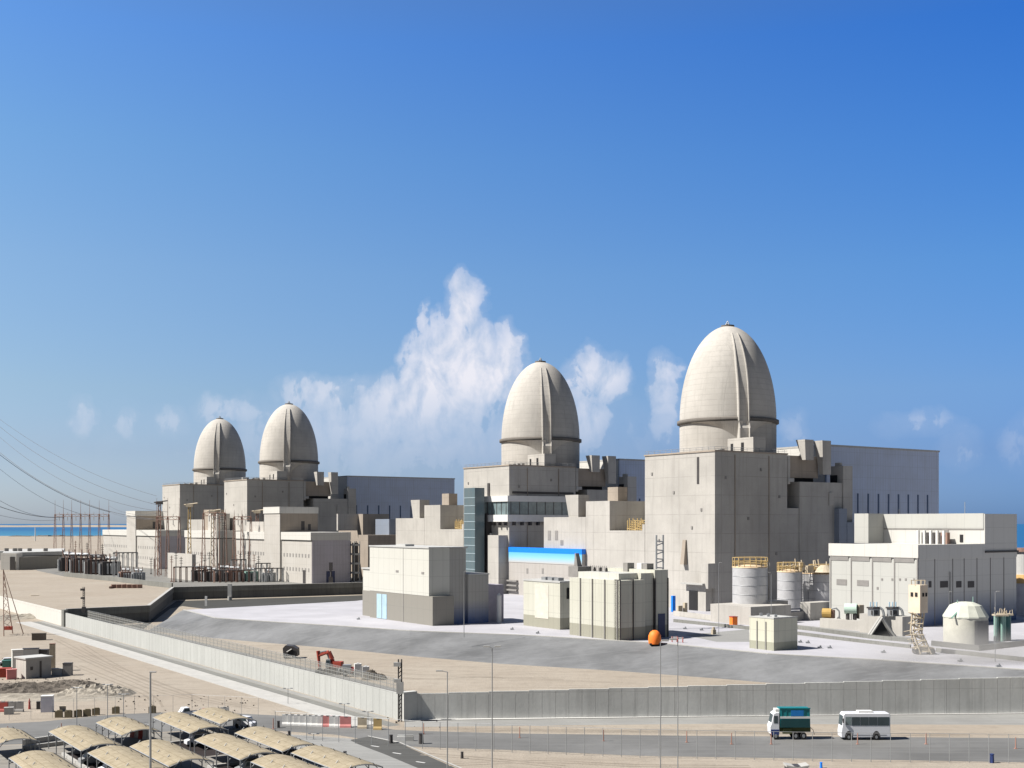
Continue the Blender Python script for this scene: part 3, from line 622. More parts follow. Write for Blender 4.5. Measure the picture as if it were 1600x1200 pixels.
# ------------------------------------------------------------------ turbine halls
def hall(P, L, deep, zt, label, strips, low=0):
    Q = W(P, 15.8, 91, 0); h = thing('turbine_hall', label, 'turbine hall', tuple(Q), 'turbine halls')
    m = MB(); m.ab(Q, 0, deep, 0, L, 0, zt); m.build('wall', HALL, h)
    m = MB(); m.ab(Q, -.4, deep+.4, -.4, L+.4, zt, zt+.9); m.build('roof_edge', KERB, h)
    m = MB(); m.ab(Q, 1, deep, -.3, .1, 40, zt-.1); m.build('white_lit_end', WHITE_P, h)  # white cladding paints the brightness of the sunlit side
    for k in range(strips):
        b = L*.075+(L*.9)*k/strips; m = MB(); m.ab(Q, -.16, .2, b, b+1.1, 20, zt*.7); m.build('window_strip', HALLD, h)
    m = MB(); m.ab(Q, deep-.5, deep, -.2, -.1, 0, zt); m.ab(Q, -.2, .2, L*.62, L*.62+.8, 5, zt*.6); m.build('downpipe', GREY, h)
    return h, Q
h1, HQ1 = hall(P1, 89, 70, 76.5, 'large blue-grey turbine hall with dark window strips behind the white plant building', 10)
h2, HQ2 = hall(P2, 60, 70, 76.5, 'blue-grey turbine hall half hidden behind the largest reactor building', 5)
h3, HQ3 = hall(P3, 101, 70, 76.0, 'blue-grey turbine hall between the two pairs of domes', 9)
m = MB(); m.ab(P1, -3, 12, 78, 83.5, 0, 45.5); m.ab(P1, -3.2, 12, 83.5, 108, 0, 39); single('blue_grey_annex', m, BLUEG, 'stepped blue-grey clad annex below the nearest turbine hall', 'annex', tuple(W(P1, 0, 78, 0)))
m = MB(); Q = U(608, 820); m.ab(Q, 0, 20, 0, tB(Q, 650), 0, ZV(811, 820)); single('blue_grey_annex', m, BLUEG, 'low blue-grey annex under the middle turbine hall', 'annex', tuple(Q))
# ------------------------------------------------------------------ simple corner-block helper: near corner column u at distance d, sunlit end uL, shaded end uR
def cb(mb, u, d, uL, uR, vt=None, z0=0.0, zt=None):
    P = U(u, d); z1 = ZV(vt, d) if zt is None else zt; t_ = tA(P, uL); b_ = tB(P, uR); mb.ab(P, 0, t_, 0, b_, z0, z1); return P, t_, b_, z1
# blocks between the pairs
g = thing('concrete_block_building', 'brown and cream concrete building behind the grey-based garage', 'building', tuple(U(656, 780)))
m = MB(); cb(m, 575, 800, 560, 656, 836); m.build('wall', CONC_B, g)
m = MB(); cb(m, 567, 838, 529, 608, 803); m.build('upper_block', CONC_B, g)
m = MB(); P = U(529, 836); m.ab(P, -1, 1, -1, tB(P, 566), ZV(829, 836), ZV(803, 836)); m.build('cream_panel', PANELW, g)
for u in (632, 646): m = MB(); m.cyl(U(u, 776), 3.4, ZV(830, 776), 18); m.build('vent_stack', KERB, g)
m = MB()
for k in range(6): m.bar(U(630+k*3, 775, ZV(832, 776)), U(633+k*3, 775, ZV(826+(k % 2)*3, 776)), .35)
m.build('scaffold', YEL, g)
# ------------------------------------------------------------------ garage with grey base
P = G(676, 978); g = thing('two_tone_service_building', 'tall cream box building with a grey lower storey and pale blue door', 'building', tuple(P))
zl = 11.0; tl = tA(P, 578)
m = MB(); m.ab(P, 0, tl, 0, 9.4, 0, zl); m.build('grey_base', GARL, g)
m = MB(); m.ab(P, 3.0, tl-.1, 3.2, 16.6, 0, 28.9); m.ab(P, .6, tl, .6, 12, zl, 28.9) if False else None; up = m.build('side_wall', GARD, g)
m = MB(); m.ab(P, 2.6, tl, -.1, 9, zl, 29.0); m.build('upper_wall', GAR, g)
m = MB(); m.ab(P, 2.3, tl+.3, -.4, 17, 29.0, 29.5); m.ab(P, tl*.45, tl*.6, 1, 5, 29.5, 30.3); m.build('roof', ROOF, g)
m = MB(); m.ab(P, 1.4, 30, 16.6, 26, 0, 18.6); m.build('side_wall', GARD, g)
m = MB(); m.ab(P, 1.2, 30.2, 16.7, 26.3, 18.6, 19.1); m.build('roof', ROOF, g)
m = MB(); m.ab(P, 2, 18, 26, 33.5, 0, 14.5); m.build('side_annex', plain('plum_grey', (.30, .28, .32), .8), g)
Q = W(P, tl, 0, 0); m = MB(); m.ab(Q, .5, 11, 2.5, 9, 0, 19.5); m.build('rear_wing', GAR, g); m = MB(); m.ab(Q, .4, 11.1, 2.35, 2.6, 0, zl-.5); m.build('wing_base', GARL, g)
m = MB(); m.ab(Q, .3, 11.6, 2, 9.5, 19.5, 20); m.build('roof', ROOF, g)
m = MB(); onA(m, P, 589, 596.5, 0, .2, 10); m.build('door', LBLUE, g); m = MB(); onA(m, P, 597.5, 604.5, 0, .2, 10); m.build('door', LBLUE, g)
m = MB(); onA(m, P, 630, 630.8, 0, 0, 28.8); m.build('downpipe', LOUV, g)
for u in (621, 661): m = MB(); onA(m, P, u-2, u+2, -.1, 19.2, 20); m.build('wall_vent', LOUV, g)
m = MB(); m.cyl(W(P, -1.5, 29, 0), .9, 10.5, 16); m.cyl(W(P, -1.5, 29, 10.5), .9, 1, 16, .2); single('standpipe', m, WHITE, 'short white capped standpipe beside the blue-based service building', 'pipe', tuple(W(P, -1.5, 29, 0)))
# ------------------------------------------------------------------ cream panel building
P = G(968, 1001.5); g = thing('cream_panel_building', 'cream panelled building with upright ribs and grey plinth near the platform lip', 'building', tuple(P))
tl = tA(P, 890); m = MB(); m.ab(P, 0, tl, 0, 11, 0, 19.7); m.build('wall', CREAM, g)
for k in range(4): m = MB(); t_ = tl*(.02+k*.245); m.ab(P, t_+.2, t_+.6, -.35, .1, 0, 19.8); m.build('wall_rib', LOUV, g)
m = MB(); m.ab(P, 4, tl-1, 3, 11, 19.7, 21.8); m.build('roof_parapet', GAR, g)
m = MB(); m.ab(P, 2.2, tl, 11.05, 16.5, 0, 21.8); m.ab(P, 1.5, tl, 16.55, 22.5, 0, 22.8); m.build('rear_wall', CREAM, g)
for b in (0, 5.6, 11, 16.5, 22.2): m = MB(); m.ab(P, (2.0 if b > 10.9 else -.3) if b < 16 else 1.2, 2.6, b, b+.35, 0, 20); m.build('wall_rib', DARK, g)
m = MB(); m.ab(P, 1.3, 1.6, 18, 21, 0, 8); m.build('door', plain('navy_door', (.05, .06, .12), .6), g)
for k, (t_, b_) in enumerate(((6, 17), (10, 18), (15, 16))): m = MB(); m.ab(P, t_, t_+2.4, b_, b_+3, 21.8, 24.8); m.build('rooftop_unit', LOUV if k != 1 else WHITE, g)
m = MB()
for k in range(9): m.box(W(P, 18+k*1.1, 9+k % 3, 21.8), .7, .9, .8+.5*(k % 2)); m.bar(W(P, 18+k*1.1, 9, 21.8), W(P, 18+k*1.1, 9, 23.8), .09)
m.build('roof_pipework', DARK, g)
m = MB(); m.ab(P, tl+.5, tl+6, 4, 10, 19.7, 23.4); m.hexa([W(P, t_, b_, 23.4) for t_, b_ in ((tl+2, 5), (tl+2, 7), (tl+4, 7), (tl+4, 5))], [W(P, t_, b_, 28) for t_, b_ in ((tl+3, 5), (tl+3, 6.4), (tl+3.6, 6.4), (tl+3.6, 5))]); m.build('vent_cowl', LOUV, g)
Q = G(875, 984); ql = tA(Q, 818); m = MB(); m.ab(Q, 0, ql, 0, 9, 0, 16.9); m.build('wing_wall', CREAM, g)
m = MB(); m.ab(Q, -.2, ql+.2, -.2, 9, 16.9, 17.5); m.build('roof', ROOF, g)
m = MB(); onA(m, Q, 836, 857, 0, 3.4, 15.8, .1); m.build('louvre', plain('pale_louvre', (.52, .49, .43), .8), g)
m = MB(); m.ab(Q, 6, tA(Q, 890)+22, 3, 14, 0, 17.2); m.build('recess_wall', CREAM, g)
m = MB(); m.ab(Q, -.15, .1, 3, 4.6, 11, 15); m.build('vent', BLACK, g)
for k in range(3): m = MB(); m.ab(Q, 3+k*4, 5.6+k*4, 1.5, 4, 17.5, 18.6); m.build('rooftop_unit', GREY, g)
# ladder mast behind
g = thing('scaffold_mast', 'tall grey ladder mast against the concrete wall, above the cream panel building', 'mast', tuple(U(1030, 430)))
a, b = U(1025.5, 430), U(1036, 434)
for q in (a, b): m = MB(); m.bar(q, q+Vector((0, 0, ZV(836, 430))), .34); m.build('leg', GREY, g)
m = MB()
for k in range(9): z = ZV(892, 430)+k*1.6-2; m.bar(a+Vector((0, 0, z)), b+Vector((0, 0, z+(.8 if k % 2 else -.3))), .22)
m.build('rung', GREY, g)
# ------------------------------------------------------------------ small cream kiosk
P = G(1209, 1017); g = thing('equipment_kiosk', 'small windowless cream kiosk alone near the platform lip', 'kiosk', tuple(P))
m = MB(); tk = tA(P, 1171); bk = tB(P, 1246); m.ab(P, 0, tk, 0, bk, 0, 9.6); m.build('wall', cladding('kiosk_cladding', (.74, .73, .60), 3.0, low=(.46, .46, .36), lowz=2.5, stain=.04), g)
m = MB(); m.ab(P, .4, tk-.4, .5, bk-.5, 9.6, 9.9); m.ab(P, -.1, tk+.1, -.1, .15, 9.6, 10.0); m.ab(P, -.1, .15, .2, bk+.1, 9.6, 10.0); m.build('roof', ROOF, g)
for k in (.3, .66): m = MB(); m.ab(P, tk*k, tk*k+.3, -.25, .05, .2, 8.6); m.build('downpipe', LOUV, g)
for k in range(3): m = MB(); m.box(W(P, 2+k*3, 3, 9.9), .8, .8, .9); m.build('roof_vent', GREY, g)
# ------------------------------------------------------------------ tanks
def ringrail(m, c, r, h, n=18, br=.12):
    for z in (h*.5, h): 
        for i in range(n): a0, a1 = 2*math.pi*i/n, 2*math.pi*(i+1)/n; m.bar(c+Vector((math.cos(a0)*r, math.sin(a0)*r, z)), c+Vector((math.cos(a1)*r, math.sin(a1)*r, z)), br)
    for i in range(n): a0 = 2*math.pi*i/n; m.bar(c+Vector((math.cos(a0)*r, math.sin(a0)*r, 0)), c+Vector((math.cos(a0)*r, math.sin(a0)*r, h)), br)
P = G(1173, 977); m = MB(); m.ab(P, 0, tA(P, 1110), 0, tB(P, 1236), 0, 6.9); single('tank_plinth', m, CONC, 'pale concrete plinth carrying the single large steel tank', 'plinth', tuple(P))
def tank(u, d, r, z0, z1, label, mat=STEEL, rail=True, group='steel storage tanks'):
    c = U(u, d, z0); g = thing('storage_tank', label, 'tank', tuple(c), group)
    m = MB(); m.lathe(c, [(r, 0), (r, z1-z0)], 48); m.build('shell', mat, g)
    m = MB(); m.lathe(c, [(r+.1, z1-z0-.2), (r+.1, z1-z0+.2), (0, z1-z0+1.2)], 48); m.build('tank_roof', plain('dusty_roof', (.55, .42, .28), .9), g)
    m = MB()
    for k in range(1, 4): m.lathe(c, [(r+.02, (z1-z0)*k/4-.12), (r+.12, (z1-z0)*k/4), (r+.02, (z1-z0)*k/4+.12)], 48)
    m.build('hoop', GREY, g)
    if rail: m = MB(); ringrail(m, c+Vector((0, 0, z1-z0+.2)), r, 3.6); ringrail(m, c+Vector((0, 0, z1-z0+.2)), r*.97, 2.2); m.build('guard_rail', YEL, g)
    m = MB(); q = c+Vector((r*.95, -r*.55, 0))
    for s in (-.4, .4): m.bar(q+Vector((s, 0, 0)), q+Vector((s, 0, z1-z0+2)), .1)
    for k in range(int((z1-z0)/1)): m.bar(q+Vector((-.4, 0, k)), q+Vector((.4, 0, k)), .06)
    m.build('ladder', GREY, g); return g
tank(1172, 470, 6.9, 6.9, ZV(886, 470), 'single large steel tank with a yellow guard rail on its roof')
tank(1234, 500, 5.2, 3, ZV(893, 500), 'steel tank with pale left side, first of the tank trio beside the white plant building')
tank(1259, 512, 5.6, 3, ZV(895, 512), 'middle steel tank of the trio, with rusty clutter on its roof', rail=False)
tank(1285, 505, 5.6, 3, ZV(896, 505), 'steel tank with a ladder next to the white plant building')
g = thing('tank_top_gantry', 'tan pipe gantry over the three clustered steel tanks', 'gantry', tuple(U(1258, 505)))
m = MB()
for k in range(16):
    u = 1222+k*4.6; z = ZV(893, 505); a = U(u, 503, z); m.bar(a, a+Vector((random.uniform(-1, 1), random.uniform(-1, 1), random.uniform(1, 5.5))), random.uniform(.15, .4)); m.bar(a+Vector((0, 0, 2)), a+Vector((2.4, 0, random.uniform(1.5, 3))), .25)
m.build('pipework', TAN, g)
m = MB(); m.box(U(1263, 500, ZV(895, 500)), 3.4, 3, 3, .5); m.box(U(1252, 500, ZV(892, 500)), 2, 2, 3.6, .2); m.build('valve_box', TAN, g)
m = MB(); m.cyl(U(1288, 500, ZV(894, 500)), 4.6, 3.0, 16, 1.6); m.build('cone_hood', TAN, g)
P = G(1300, 966); m = MB(); P = U(1266, 470); m.ab(P, 0, tA(P, 1250), 0, tB(P, 1300), 0, 7); single('tank_plinth', m, CONC, 'low concrete plinth in front of the tank trio', 'plinth', tuple(P))
m = MB(); P = U(1205, 462); m.ab(P, 0, 6, 0, 22, 0, 3.4); m.ab(P, 6, 12, 4, 16, 3.4, 7.5); single('pipe_trench_wall', m, CONC, 'stepped low concrete enclosure between the large tank and the trio', 'enclosure', tuple(P))
# ------------------------------------------------------------------ white plant building
P = U(1435, 440); g = thing('white_plant_building', 'big white clad plant building with louvres and a taller rear tier', 'building', tuple(P))
tl = tA(P, 1297); bR = tB(P, 1588); bu = tB(P, 1538)
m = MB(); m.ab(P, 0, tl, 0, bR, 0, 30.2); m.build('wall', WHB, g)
m = MB(); m.ab(P, .6, tl+.1, -.25, .2, 0, 24.6); m.build('front_wall', WHBL, g)
m = MB(); m.ab(P, -.25, tl+.3, -.55, .2, 25.6, 30.5); m.build('fascia', WHITE_P, g)
m = MB(); m.ab(P, -.3, .3, .25, bR, 25.2, 30.5); m.build('side_fascia', WHB, g)
for k in range(4): m = MB(); m.ab(P, tl*(.02+k*.245)+.8, tl*(.02+k*.245)+tl*.205+.8, -.42, -.1, 23.8, 25.4); m.build('clerestory', LOUV, g)
for k in range(5): m = MB(); t_ = tl*(.0+k*.245); m.ab(P, t_+.0 if k else .0, t_+.45, -.45, .1, 0, 25.5); m.build('pilaster', LOUV, g)
for u, v0, v1, hw in ((1316, 905, 914, 8), (1349, 906.5, 915.5, 9)):
    d = W(P, tA(P, u), 0, 0).y; m = MB(); onA(m, P, u-hw, u+hw, -.25, ZV(v1, d), ZV(v0, d)); m.build('louvre', LOUV, g)
for u in (1372, 1379, 1395, 1407, 1416, 1429): d = W(P, tA(P, u), 0, 0).y; m = MB(); onA(m, P, u-1.4, u+1.4, -.25, ZV(907 if u != 1372 else 921, d), ZV(903.5 if u != 1372 else 917, d)); m.build('wall_vent', LOUV, g)
for u, hw in ((1475, 6), (1498, 4), (1517, 5), (1453, 2)):
    b_ = tB(P, u); d = W(P, 0, b_, 0).y; hb = hw*d/F/.62; m = MB(); m.ab(P, -.15, .2, b_-hb, b_+hb, ZV(918, d), ZV(908, d)); m.build('louvre', DARK, g)
for u in (1460, 1488, 1506, 1526, 1547, 1568): b_ = tB(P, u); m = MB(); m.ab(P, -.14, .1, b_, b_+.35, 0, 25); m.build('wall_rib', LOUV, g)
m = MB(); b_ = tB(P, 1483.5); m.ab(P, -.5, 0, b_, b_+.4, 0, 20); m.build('downpipe', KERB, g)
Q = W(P, 0, bu, 0); t2 = tA(Q, 1360)
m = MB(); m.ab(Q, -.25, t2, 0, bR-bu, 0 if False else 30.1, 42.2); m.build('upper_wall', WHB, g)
m = MB(); m.ab(Q, .2, t2+.1, -.25, .3, 36.4, 42.4); m.build('upper_fascia', WHBL, g)
m = MB(); m.ab(Q, .2, t2, -.15, .1, 35.9, 36.4); m.build('drip_groove', LOUV, g)
q0, q1 = tA(Q, 1384), tA(Q, 1362); m = MB(); m.ab(Q, q0+1, q1+1, -10, 0, 30.2, 42.6); m.build('stair_head', WHBL, g)
m = MB(); onA(m, Q, 1472, 1482, 0, 32.8, 36, .2); m.build('louvre', LOUV, g); m = MB(); onA(m, Q, 1500, 1505, 0, 31, 34, .2); m.build('vent', BLACK, g)
for k in range(5): m = MB(); m.box(W(P, 26-k*3.0, bu-6, 30.2), .9, .9, 5.4, .6); m.build('roof_post', WHITE, g); 
for k in range(4): m = MB(); m.box(W(P, 24.4-k*3.0, bu-3, 30.2), 1.8, 3, 4.6, .6); m.build('rooftop_unit', DARK if k < 3 else RUST, g)
m = MB(); m.ab(P, -.9, .1, bu, bR+.3, 27.0, 27.7); m.build('side_ledge', DARK, g)
m = MB(); m.bar(W(Q, 10, 2, 42.2), W(Q, 10, 2, 47), .12); m.build('antenna', GREY, g)
# edge structure on the far right
Q = U(1594, 500); g = thing('banded_silo', 'pale banded silo with an orange collar at the right edge behind the plant building', 'silo', tuple(Q))
m = MB(); m.cyl(U(1603, 500), 4.4, ZV(911, 500), 28); m.build('lower_shell', plain('lilac_white', (.6, .58, .6), .6), g)
m = MB(); m.cyl(U(1603, 500, ZV(911, 500)), 4.7, 3.6, 28); m.build('collar', plain('sandy_orange', (.6, .38, .16), .8), g)
m = MB(); m.cyl(U(1603, 500, ZV(911, 500)+3.6), 4.2, ZV(862, 500)-ZV(911, 500)-3.6, 28); m.build('upper_shell', ROOF, g)
m = MB(); m.cyl(U(1600, 500, ZV(862, 500)), 4.4, 1.6, 20); m.build('top_ring', RUST, g)
# ------------------------------------------------------------------ dome capped tank and green vessels
c = G(1520, 1008); c = Vector((c.x, c.y+6, 0)); r = 33*c.y/F; g = thing('domed_water_tank', 'squat cream tank with a faceted domed roof at the right of the platform', 'tank', tuple(c))
m = MB(); m.lathe(c, [(r, 0), (r, 8.6)], 40); m.build('shell', plain('cream_tank', (.46, .45, .39), .8), g)
m = MB(); m.lathe(c, [(r+.25, 8.4), (r+.2, 8.8), (r*.72, 12.2), (r*.38, 13.2), (0, 13.4)], 14, smooth=False); m.build('domed_roof', plain('cream_roof', (.46, .47, .41), .8), g)
m = MB(); a0 = math.radians(-88); m.lathe(c, [(r+.12, 0), (r+.12, 7.6)], 14, a0, a0+1.35); m.build('shutter', plain('grey_shutter', (.20, .195, .19), .7), g)
m = MB(); m.bar(c+Vector((-.5*r, -.5*r, 10.8)), c+Vector((-1.2*r*.8, -.8*r, 8.5)), .3); m.bar(c+Vector((2, -1, 13.2)), c+Vector((2, -1, 15)), .12); m.bar(c+Vector((-3, -1, 12.2)), c+Vector((-3, -1, 14)), .12); m.build('roof_fitting', GREEN, g)
for k, (u, v) in enumerate(((1567, 1003), (1580, 1003))):
    c = G(u, v); c = Vector((c.x, c.y+2+k*3, 0)); lb = ('green upright vessel cluster beside the faceted tank', 'dark green upright vessel farthest right on the platform')[k]
    g = thing('process_vessel', lb, 'vessel', tuple(c))
    m = MB()
    for j in range(4 if k == 0 else 1): m.cyl(c+Vector(((j-1.5)*1.0 if k == 0 else 0, (j % 2)*.8, 0)), .62 if k == 0 else 1.9, 8.6-.3*(j % 2), 14)
    m.build('shell', GREEN if k == 0 else plain('deep_green', (.03, .10, .10), .5), g)
    m = MB(); 
    for j in range(7): q = c+Vector((-2+j*.7, random.uniform(-1, 1), 8.4)); m.bar(q, q+Vector((random.uniform(-.5, .5), 0, random.uniform(1, 2.8))), .12)
    m.build('pipework', TAN, g)
    m = MB(); m.box(c+Vector((0, 0, 8.3)), 4.2, 3.4, .5); m.build('deck', TAN, g)
# concrete machine bases and machines in front of the plant building
P = G(1410, 994); m = MB(); m.ab(P, 0, tA(P, 1343), 0, 5, 0, 6.6); base2 = single('machine_base', m, CONC, 'tall concrete base under the two small transformers', 'plinth', tuple(P))
P = G(1343, 986); m = MB(); m.ab(P, 0, tA(P, 1281), 0, 4, 0, 3.4); single('machine_base', m, CONC, 'low concrete base under the brown pump and the green drum', 'plinth', tuple(P))
for u, lb in ((1371, 'small grey transformer with bent cable duct on the tall base, left of two'), (1401, 'small grey transformer with bent cable duct on the tall base, nearest the tan tower')):
    c = G(u, 994); c = Vector((c.x, c.y+4, 6.6)); g = thing('small_transformer', lb, 'transformer', tuple(c), 'small transformers')
    m = MB(); m.box(c, 3.4, 2.4, 2.6, .6); m.build('tank', GREY, g); m = MB(); m.box(c+Vector((0, 0, 2.6)), 4.2, 2.8, .5, .6); m.build('cover', DARK, g)
    m = MB()
    for k in range(3): m.cyl(c+Vector((-1.2+k*1.1, 0, 3.1)), .22, 1.7, 8)
    m.build('bushing', LBLUE, g)
    m = MB(); m.tube([c+Vector((1.8, 0, 3)), c+Vector((2.9, -.3, 2.2)), c+Vector((3.3, -.5, .6)), c+Vector((3.3, -.5, -1))], .45, 8); m.build('cable_duct', GREY, g)
    m = MB()
    for k in range(3): m.box(c+Vector((-1.1+k*.9, -1.5, .5)), .5, .4, 1.5, .6)
    m.build('radiator', DARK, g)
c = G(1333, 984); c = Vector((c.x, c.y+3, 3.4)); g = thing('horizontal_drum', 'pale green horizontal drum on a low concrete base', 'drum', tuple(c))
m = MB(); m.bar(c+Vector((-2, .8, 4)), c+Vector((2, -.8, 4)), 1.9, 20); m.build('shell', plain('mint_paint', (.45, .58, .50), .5), g); m = MB(); m.box(c+Vector((-1, .4, 0)), .8, 2.2, 2.4); m.build('saddle', DARK, g); m = MB(); m.box(c+Vector((1.3, -.5, 0)), .8, 2.2, 2.4); m.build('saddle', DARK, g)
m = MB(); m.box(c+Vector((3.4, 0, .4)), 2, 2, 5, .3); m.build('end_panel', TAN, g)
c = G(1299, 981); c = Vector((c.x, c.y+3, 3.4)); g = thing('pump_set', 'brown pump with a grey bent exhaust pipe', 'pump', tuple(c))
m = MB(); m.bar(c+Vector((-2.2, 1, 1.8)), c+Vector((.8, -.4, 1.8)), 1.8, 16); m.build('casing', plain('ochre_paint', (.38, .25, .08), .7), g); m = MB(); m.cyl(c+Vector((1.2, -.4, 0)), .9, 3, 10); m.build('motor', RUST, g)
m = MB(); m.tube([c+Vector((.6, -.8, 3.4)), c+Vector((2.2, -1.2, 3.8)), c+Vector((3.3, -1.5, 2.6)), c+Vector((3.4, -1.5, -2))], .3, 8); m.build('exhaust_pipe', GREY, g)
for u, v, s, lb in ((1376, 994, 1.0, 'larger concrete A-frame pipe cover with a dark triangular mouth'), (1309, 974, .45, 'tiny triangular pipe cover at the low base')):
    c = G(u, v); g = thing('pipe_cover', lb, 'pipe cover', tuple(c)); q = [(-4*s, 0), (4.6*s, 0), (.2*s, 6.4*s)]
    m = MB(); m.profile([(-3.4*s, 0), (3.2*s, 0), (.1*s, 5.2*s)], -.9*s, 1.2*s, Matrix.Translation(c)); m.build('mouth', BLACK, g)
    m = MB()
    for a, b in ((q[0], q[2]), (q[1], q[2])): m.bar(c+Vector((a[0], -1*s, a[1])), c+Vector((b[0], -1*s, b[1])), .42*s); m.bar(c+Vector((a[0], 1.2*s, a[1])), c+Vector((b[0], 1.2*s, b[1])), .42*s)
    m.build('frame', KERB, g)
# tan inspection tower
c = G(1441, 1022); g = thing('access_tower', 'leaning tan lattice tower with a windowed cab on top, standing on the pale platform', 'tower', tuple(c))
top = c+Vector((-1.2, 0, 12.2)); m = MB(); rr_ = random.Random(3); mast = []
for s in ((-1, -1), (1, -1), (1, 1), (-1, 1)):
    m.bar(c+Vector((s[0]*1.6+.6, s[1]*1.6, .2)), c+Vector((s[0]*1.2-1.8, s[1]*1.2, 6.4)), .3); m.bar(c+Vector((s[0]*1.2-1.8, s[1]*1.2, 6.4)), top+Vector((s[0]*1.3, s[1]*1.3, 0)), .28)
for k in range(7):
    z = .8+k*1.65; x0 = .6-2.4*min(1, z/6.4); s = 1.5 if k % 2 else -1.5
    m.bar(c+Vector((x0-s, -1.4, z)), c+Vector((x0+s-.3, -1.4, z+1.6)), .2); m.bar(c+Vector((x0-1.5, -1.5, z)), c+Vector((x0+1.5, -1.5, z)), .2); m.bar(c+Vector((x0-s, 1.4, z)), c+Vector((x0+s-.3, 1.4, z+1.6)), .2)
m.build('lattice_mast', TAN, g)
m = MB(); th = math.radians(34.5); m.box(top, 3.6, 4.0, 8.2, th); cab = m.build('cab', plain('tan_cab', (.62, .52, .40), .7), g)
for k in range(2): m = MB(); q = top-BX*1.82+AX*(.3+k*-1.5)+Vector((0, 0, 4.8)); m.box(q+AX*.5, .25, .8, 1.2, th); m.build('window', BLACK, cab)
for k in range(2): m = MB(); q = top-AX*2.02+BX*(-.4+k*1.4)+Vector((0, 0, 4.8)); m.box(q, .7, .25, 1.1, th); m.build('window', BLACK, cab)
m = MB()
for k in range(8): a = k*math.pi/4; m.bar(top+Vector((math.cos(a)*2, math.sin(a)*2, 8.2)), top+Vector((math.cos(a)*2.1, math.sin(a)*2.1, 9.6)), .1)
m.bar(top+Vector((-2, 0, 9.5)), top+Vector((2, 0, 9.5)), .1); m.build('roof_rail', TAN, g)
for s in (-1.6, 2.4): m = MB(); m.bar(c+Vector((s, -1.6, .9)), c+Vector((s, 1.6, .9)), .95, 12); m.build('wheel', DARK, g)
m = MB(); m.box(c+Vector((.4, 0, .8)), 5.4, 3, 1.2); m.build('base_frame', TAN, g)
m = MB()
for k in range(6): m.bar(c+Vector((-2.6-k*.5, 1, .5+k*1.2)), c+Vector((-1.6-k*.3, -1.5, 1.2+k*1.2)), .12)
m.build('stair_flight', TAN, g)
# pipe run from tower to left, and kerb walls of the platform trench
def kerbwall(pts, h, th, label, mat=KERB, name='trench_kerb', cap=None):
    m = MB(); q = [G(*p) for p in pts]
    for a, b in zip(q, q[1:]):
        d = (b-a).normalized(); n = Vector((-d.y, d.x, 0)); m.hexa([a, b, b+n*th, a+n*th], [p+Vector((0, 0, h)) for p in (a, b, b+n*th, a+n*th)])
    return single(name, m, mat, label, 'kerb wall', tuple(q[0]))
kerbwall([(1052, 972), (1160, 983), (1172, 984)], 1.2, .5, 'low kerb wall beside the orange skip', DARKW2)
kerbwall([(1246, 983), (1300, 990), (1360, 998), (1424, 1004)], 1.3, .5, 'upper low kerb wall running to the tan tower', DARKW2)
kerbwall([(1246, 992), (1300, 999), (1360, 1006), (1422, 1013)], 1.1, .5, 'lower kerb wall running to the tan tower', DARKW2)
kerbwall([(1455, 1009), (1530, 1017), (1600, 1009), (1680, 1000)], 1.6, .7, 'bent low wall in front of the faceted tank', DARKW)
kerbwall([(1462, 1019), (1530, 1026), (1620, 1036)], 1.2, .6, 'straight low wall nearest the platform lip at right', DARKW2)
kerbwall([(1052, 962), (1110, 969)], 2.0, 1.0, 'short pale kerb by the reactor entrance', CONC)
m = MB(); q = [G(u, v)+Vector((0, 0, .004)) for u, v in ((1070, 992), (1170, 983), (1172, 1003), (1120, 1003))]; m.face(q); struct('trench_cover', m, PAVE)
m = MB(); q = [G(u, v)+Vector((0, 0, .004)) for u, v in ((1052, 955), (1110, 962), (1300, 982), (1425, 996), (1425, 1002), (1300, 989), (1110, 970), (1052, 962))]; m.face(q); struct('platform_road', m, PAVE)
# orange things and small fittings
c = G(1023, 1006); g = thing('orange_buoy_tank', 'big rounded orange tank on the platform lip', 'tank', tuple(c)); m = MB(); m.lathe(c, [(1.9, 0), (2.1, 1.2), (2.0, 2.6), (1.5, 3.7), (.7, 4.3), (0, 4.4)], 24); m.build('shell', ORANGE, g); m = MB(); m.box(c+Vector((0, 0, -.0)), 3.6, 3.2, .35); m.build('skid', DARK, g)
c = G(1146, 977); g = thing('orange_skip', 'orange upright bin in front of the concrete plinth', 'bin', tuple(c)); m = MB(); m.box(c, 2.2, 2.2, 3.1, .4); m.build('shell', ORANGE, g); m = MB(); m.box(c+Vector((0, 0, 3.1)), 2.4, 2.4, .3, .4); m.build('lid', RED, g)
for u, v, lb in ((1054, 1003, 'red and white trestle barrier beside the orange tank'), (1063, 1004, 'small red barrier just right of the trestle barrier')):
    c = G(u, v); g = thing('trestle_barrier', lb, 'barrier', tuple(c)); m = MB()
    for s in (-.8, .8): m.bar(c+Vector((s, -.5, 0)), c+Vector((s, 0, 1.8)), .12); m.bar(c+Vector((s, .5, 0)), c+Vector((s, 0, 1.8)), .12)
    m.build('trestle', RED, g); m = MB(); m.box(c+Vector((0, 0, 1.2)), 2.2, .15, .5); m.build('board', WHITE, g)
m = MB(); c = G(1115, 991); m.box(c, 1.4, 1, 1.6, .5); m.cyl(c+Vector((0, 0, 1.6)), .5, .9, 10); single('valve_station', m, TAN, 'small tan valve box left of the lone kiosk', 'valve box', tuple(c))
m = MB(); c = G(1052, 956); m.box(c, 1.6, 1.2, 7, .5); single('site_cabin', m, BLUE, 'narrow bright blue cabin beside the reactor entrance', 'cabin', tuple(c))
